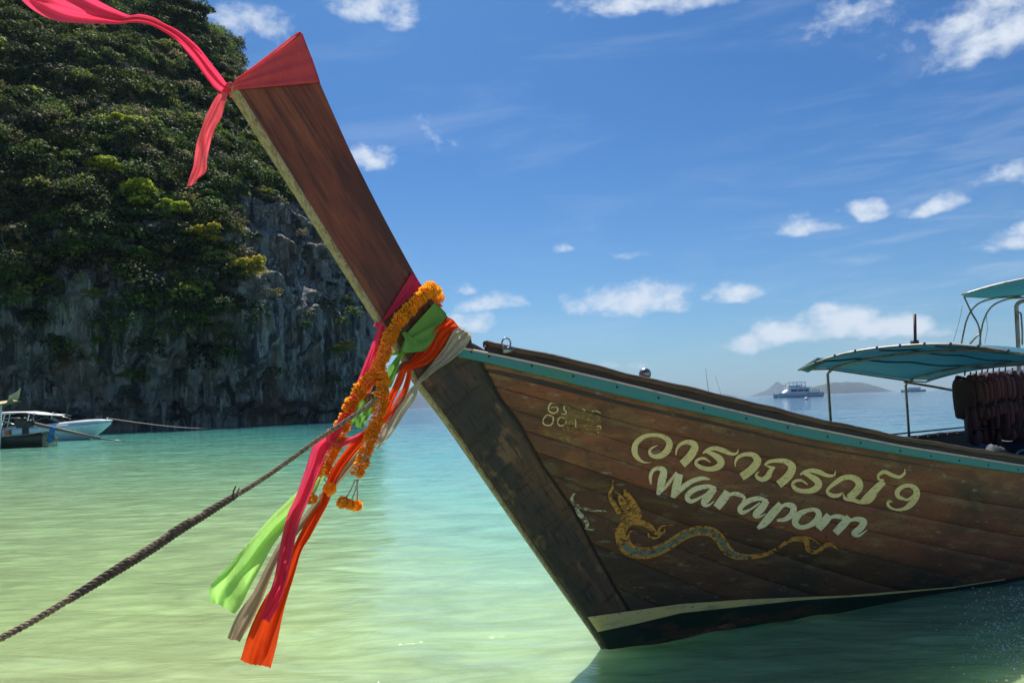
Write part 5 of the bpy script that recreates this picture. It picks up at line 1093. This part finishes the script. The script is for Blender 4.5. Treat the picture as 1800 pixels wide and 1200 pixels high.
# longtail stern with engine
q = ground(20, 787); D2 = q[1]; st = atdist(80, 775, D2)
lt = empty('longtail_stern', (st[0], D2, 0), R(3), label='dark brown longtail stern with engine and long raised propeller shaft at left', cat='boat')
lw_m = material('dark_brown_hull', (.06, .042, .03), .6, layers=[((1, 1, 4), 5, .5, .7, (.11, .085, .06), .7)]); lw2 = material('weathered_grey_brown_rim', (.20, .15, .11), .7)
mb = MB(); loft(mb, [hull_sec(x, bt, bw, z, -.25) for x, bt, bw, z in [(-7, .85, .6, .62), (-4.5, .85, .6, .58), (-2.4, .75, .5, .62), (-.8, .6, .4, .72), (0, .45, .35, .82)]]); mb.add([(0, -.45, .82), (0, .45, .82), (0, .3, -.2), (0, -.3, -.2)], [(0, 1, 2, 3)]); mb.build('hull', lw_m, lt)
for s in (-1, 1):
    mb = MB(); mb.tube([(-7, s*.87, .65), (-4.5, s*.87, .61), (-2.4, s*.77, .65), (-.8, s*.62, .75), (0, s*.47, .86)], .05, 6); mb.build('gunwale', lw2, lt)
mb = MB(); mb.box((-1.2, 0, 1.35), (.75, .42, .4)); mb.box((-1.5, 0, 1.62), (.35, .3, .25)); mb.ell((-.85, 0, 1.42), (.22, .24, .22), 10, 7); mb.tube([(-1.0, .1, 1.5), (-.8, .12, 1.8), (-.55, .12, 1.85)], .05, 6); mb.tube([(-1.6, 0, 1.4), (-2.4, 0, 1.55), (-3.0, .1, 1.5)], .03, 5); mb.build('engine', dk_m, lt, False)
mb = MB(); mb.box((-1.15, 0, .95), (.25, .25, .5)); mb.build('engine_mount', dk_m, lt, False)
pa_, pb_, pc_ = atdist(62, 745, D2), atdist(176, 771, D2-.5), atdist(221, 776, D2-.8); o_ = np.array([st[0], D2, 0]); RZ = np.array(Matrix.Rotation(-R(3), 3, 'Z')); lo = lambda p: RZ @ (p-o_)
mb = MB(); mb.tube([lo(pa_), lo(pb_)], [.11, .085], 8); mb.build('shaft_tube', lw2, lt); mb = MB(); mb.tube([lo(pb_), lo(pc_)], [.05, .03], 6); mb.build('propeller_shaft', iron_m, lt)
mb = MB(); mb.tube([(-3.3, .2, 0.9), (-2.0, .1, 1.25), (-.4, -.2, 1.2)], .03, 5); mb.tube([(-3.5, .3, 1.5), (-2.2, .2, 1.75), (-1.2, .2, 1.7)], .03, 5); mb.tube([(-2.9, -.3, .7), (-2.2, -.1, 1.5), (-1.6, 0, 1.3)], .03, 5); mb.build('engine_frame', iron_m, lt)
mb = MB(); mb.box((-2.35, -.5, .95), (.22, .3, .45)); mb.build('blue_jerrycan', bl_m, lt, False)
mb = MB(); mb.box((-1.85, -.5, .92), (.28, .28, .3)); mb.build('orange_box', material('orange_box', (.35, .14, .05), .6), lt, False)
net_m = material('pale_net', (.35, .34, .22), .9); mb = MB(); g = random.Random(4)
for i in range(16):
    x = g.uniform(.05, .85); mb.tube([(x-.2, -.3, .95-abs(x-.4)*.5), (x+g.uniform(-.1, .1), -.35, .45), (x+g.uniform(-.12, .12), -.4, .02)], .022, 4)
for z in (.15, .3, .5, .68): mb.tube([(0, -.34, z), (.45, -.4, z-.04), (.9, -.36, z+.03)], .02, 4)
mb.build('hanging_net', net_m, lt)
mb = MB(); mb.ell((.62, -.45, .9), (.16, .12, .3), 10, 7); mb.ell((.5, -.45, .45), (.18, .12, .22), 10, 7); mb.build('blue_buoy', bl_m, lt)
# pale prow ornament and white post at the very left
a1 = atdist(0, 712, D2-1); e = empty('roof_end', tuple(a1*np.array([1, 1, 0])), 0, label='pale yellow roof tip with a small pennant on a white post at the left edge', cat='roof')
z0 = a1[2]; mb = MB(); mb.tube([(.0, 0, 0), (.02, 0, z0)], .09, 8); mb.build('post', wht_m, e)
pale = material('pale_yellow_wood', (.52, .45, .26), .7, layers=[((3, 3, 3), 3, .5, .65, (.38, .31, .17), .6)]); mb = MB(); loft(mb, [(x, [(-.35, z), (0, z+h), (.35, z), (0, z-.07)]) for x, z, h in [(-1.6, z0+.0, .12), (0, z0+.02, .2), (.7, z0+.12, .16), (1.05, z0+.2, .03)]]); mb.build('roof_tip', pale, e)
mb = MB(); V = []; 
for i in range(9):
    u = i/8
    for j in range(4): V.append((.42+.75*u*(.85+.15*j/3)+.08*j/3*(1-u), .04*math.sin(u*6+j), z0+.26+j/3*(.34+.34*u**2)-.02*(1-u)*j+.06*u))
mb.add(V, grid_faces(9, 4)); mb.build('pennant', pale, e)

# ------------------------------------------------------------------ boats offshore
def horizon(px): return 717-.035*(px-720)
D3 = 430.; c0 = atdist(1404, 700, D3); k_ = D3/F_PX
cat = empty('catamaran', (c0[0], D3, 0), 0, label='white two deck motor catamaran anchored offshore in front of the green headland', cat='catamaran')
wm = material('white_boat_paint', (.9, .9, .9), .4); gm = material('dark_boat_grey', (.10, .14, .19), .5)  # one dark blue-grey for posts, platform, masts and figures
for y in (-3.4, 3.4):
    mb = MB(); loft(mb, [(x, [(y-b, z), (y-b*.8, .0), (y, -.3), (y+b*.8, 0), (y+b, z)]) for x, b, z in [(-13.4, .1, 2.6), (-11.5, .9, 2.5), (-6, 1.3, 2.2), (6, 1.3, 2.0), (12.5, 1.3, 1.9)]]); mb.build('hull', wm, cat)
mb = MB(); mb.box((-.8, 0, 2.5), (23.5, 8.6, .5)); mb.build('main_deck', wm, cat, False)
mb = MB(); loft(mb, [(x, [(-b, 2.7), (-b*.92, z), (b*.92, z), (b, 2.7)]) for x, b, z in [(-8.8, 2.6, 3.0), (-6.0, 3.4, 5.2), (5, 3.6, 5.4), (5.6, 3.6, 4.9)]]); mb.build('deckhouse', wm, cat, False)
for x0, x1, y0, y1 in [(-5.4, -2.0, 3.5, 4.5), (-1.4, 1.6, 3.5, 4.4), (2.2, 4.6, 3.4, 4.4)]:
    mb = MB(); mb.box(((x0+x1)/2, -3.60, (y0+y1)/2), (x1-x0, .12, y1-y0)); mb.build('window', blk_m, cat, False)
mb = MB(); mb.box((5.8, 0, 5.5), (15, 7.4, .3)) if False else mb.box((-.2, 0, 5.55), (13.5, 7.2, .3)); mb.build('upper_deck', wm, cat, False)
mb = MB(); mb.box((-2.5, 0, 6.4), (6.5, 5.4, 1.1)); mb.build('flybridge_console', wm, cat, False)
mb = MB(); mb.box((-1.6, 0, 8.6), (10.5, 6.2, .35)); mb.build('bimini_roof', wm, cat, False)
for x in (-6, -1.6, 3.2):
    for y in (-2.8, 2.8): mb = MB(); mb.tube([(x, y, 5.6), (x, y, 8.5)], .16, 5); mb.build('roof_post', gm, cat)
mb = MB(); mb.box((9.6, 0, 1.5), (7.2, 7.6, 2.0)); mb.build('stern_platform', gm, cat, False)
for i, x in enumerate((7.3, 8.6, 9.4, 10.9)):
    h = atdist(0, 0, 1)
    pe = empty('person', (c0[0]+x, D3-2.5, 2.75), 0, label=['dark clad tiny figure nearest the deckhouse on the catamaran stern', 'second tiny dark figure from the deckhouse on the catamaran stern', 'third tiny dark figure from the deckhouse on the catamaran stern', 'tiny dark figure furthest aft on the catamaran stern'][i], cat='person', group='people on the catamaran stern')
    mb = MB(); mb.tube([(-.12, 0, 0), (-.1, 0, .85), (0, 0, .9), (.1, 0, .85), (.14, 0, 0)], [.09, .11, .14, .11, .09], 6); mb.tube([(0, 0, .85), (0, 0, 1.1), (0, 0, 1.45), (0, 0, 1.52), (0, 0, 1.6), (0, 0, 1.75), (0, 0, 1.8)], [.16, .17, .2, .07, .09, .1, .03], 8); mb.tube([(-.2, 0, 1.42), (-.28, -.05, 1.1), (-.25, -.15, .85)], [.06, .05, .04], 5); mb.tube([(.2, 0, 1.42), (.28, -.05, 1.1), (.25, -.15, .85)], [.06, .05, .04], 5); mb.build('body', gm, pe)
b = ground(1418, 702.5); be = empty('buoy', tuple(b), 0, label='small pale mooring buoy floating in front of the catamaran', cat='buoy')
mb = MB(); mb.ell((0, 0, .25), (.55, .55, .5), 12, 8); mb.build('float', wm, be); mb = MB(); mb.tube([(0, 0, .7), (0, 0, 1.3)], .09, 6); mb.build('staff', material('pink_buoy_red', (.5, .12, .10), .6), be)
D4 = 700.; s0 = atdist(1247, horizon(1247)+2, D4); sl = empty('sailing_boat', (s0[0], D4, 0), 0, label='distant sailing boat with bare mast beyond the coaming', cat='sailing boat')
mb = MB(); loft(mb, [(x, [(-b, 1.6), (-b*.7, 0), (0, -.3), (b*.7, 0), (b, 1.6), (0, 1.9)]) for x, b in [(-7, .1), (-3, 1.8), (3, 2.2), (8, 1.8)]]); mb.build('hull', wm, sl)
mb = MB(); mb.tube([(0, 0, 1), (-2, 0, 29)], [.28, .15], 6); mb.build('mast', gm, sl); mb = MB(); mb.tube([(12, 0, 1), (6.8, 0, 22)], .14, 5); mb.build('second_mast', gm, sl); mb = MB(); mb.tube([(0, 0, 3.5), (6, 0, 3.6)], .3, 6); mb.build('boom', gm, sl)
D5 = 900.; s0 = atdist(1604, horizon(1604)+1.5, D5); dt = empty('distant_launch', (s0[0], D5, 0), 0, label='tiny white boat on the horizon between the canopy posts', cat='boat')
mb = MB(); loft(mb, [(x, [(-b, 2.6), (-b*.7, 0), (0, -.3), (b*.7, 0), (b, 2.6), (0, 3.0)]) for x, b in [(-14, .2), (-8, 3), (6, 3), (15, 2.8)]]); mb.build('hull', wm, dt); mb = MB(); mb.box((1, 0, 4.2), (16, 5, 2.6)); mb.build('cabin', wm, dt, False)

# ------------------------------------------------------------------ splash at the lower right
foam_m = material('foam_bubbles', (.75, .8, .76), .25); mb = MB(); g = random.Random(12)
for i in range(900):
    x = 1800-abs(g.gauss(0, 58)); y = 1110+g.gauss(0, 62)
    if y < 1040 or y > 1215: continue
    p = ground(x, y); r = g.choice([.0012, .0012, .0016, .002, .0025, .004]); z = g.uniform(.005, .05); mb.ell((p[0], p[1], z), (r*g.uniform(1, 2.2), r, r), 5, 3)
mb.build('foam_spray', foam_m, kind='stuff', label='white drops and bubbles of splash beside the hull at the right edge', cat='foam')

# ------------------------------------------------------------------ sea haze
hm = bpy.data.materials.new('sea_haze'); hm.use_nodes = True; t = hm.node_tree; t.nodes.clear(); pv = t.nodes.new('ShaderNodeVolumePrincipled'); pv.inputs['Color'].default_value = (.58, .77, 1, 1); pv.inputs['Density'].default_value = .00008
o = t.nodes.new('ShaderNodeOutputMaterial'); t.links.new(pv.outputs[0], o.inputs['Volume'])
mb = MB(); mb.box((0, 4400, 149), (19500, 9700, 302)); mb.build('haze', hm, None, False, kind='stuff')
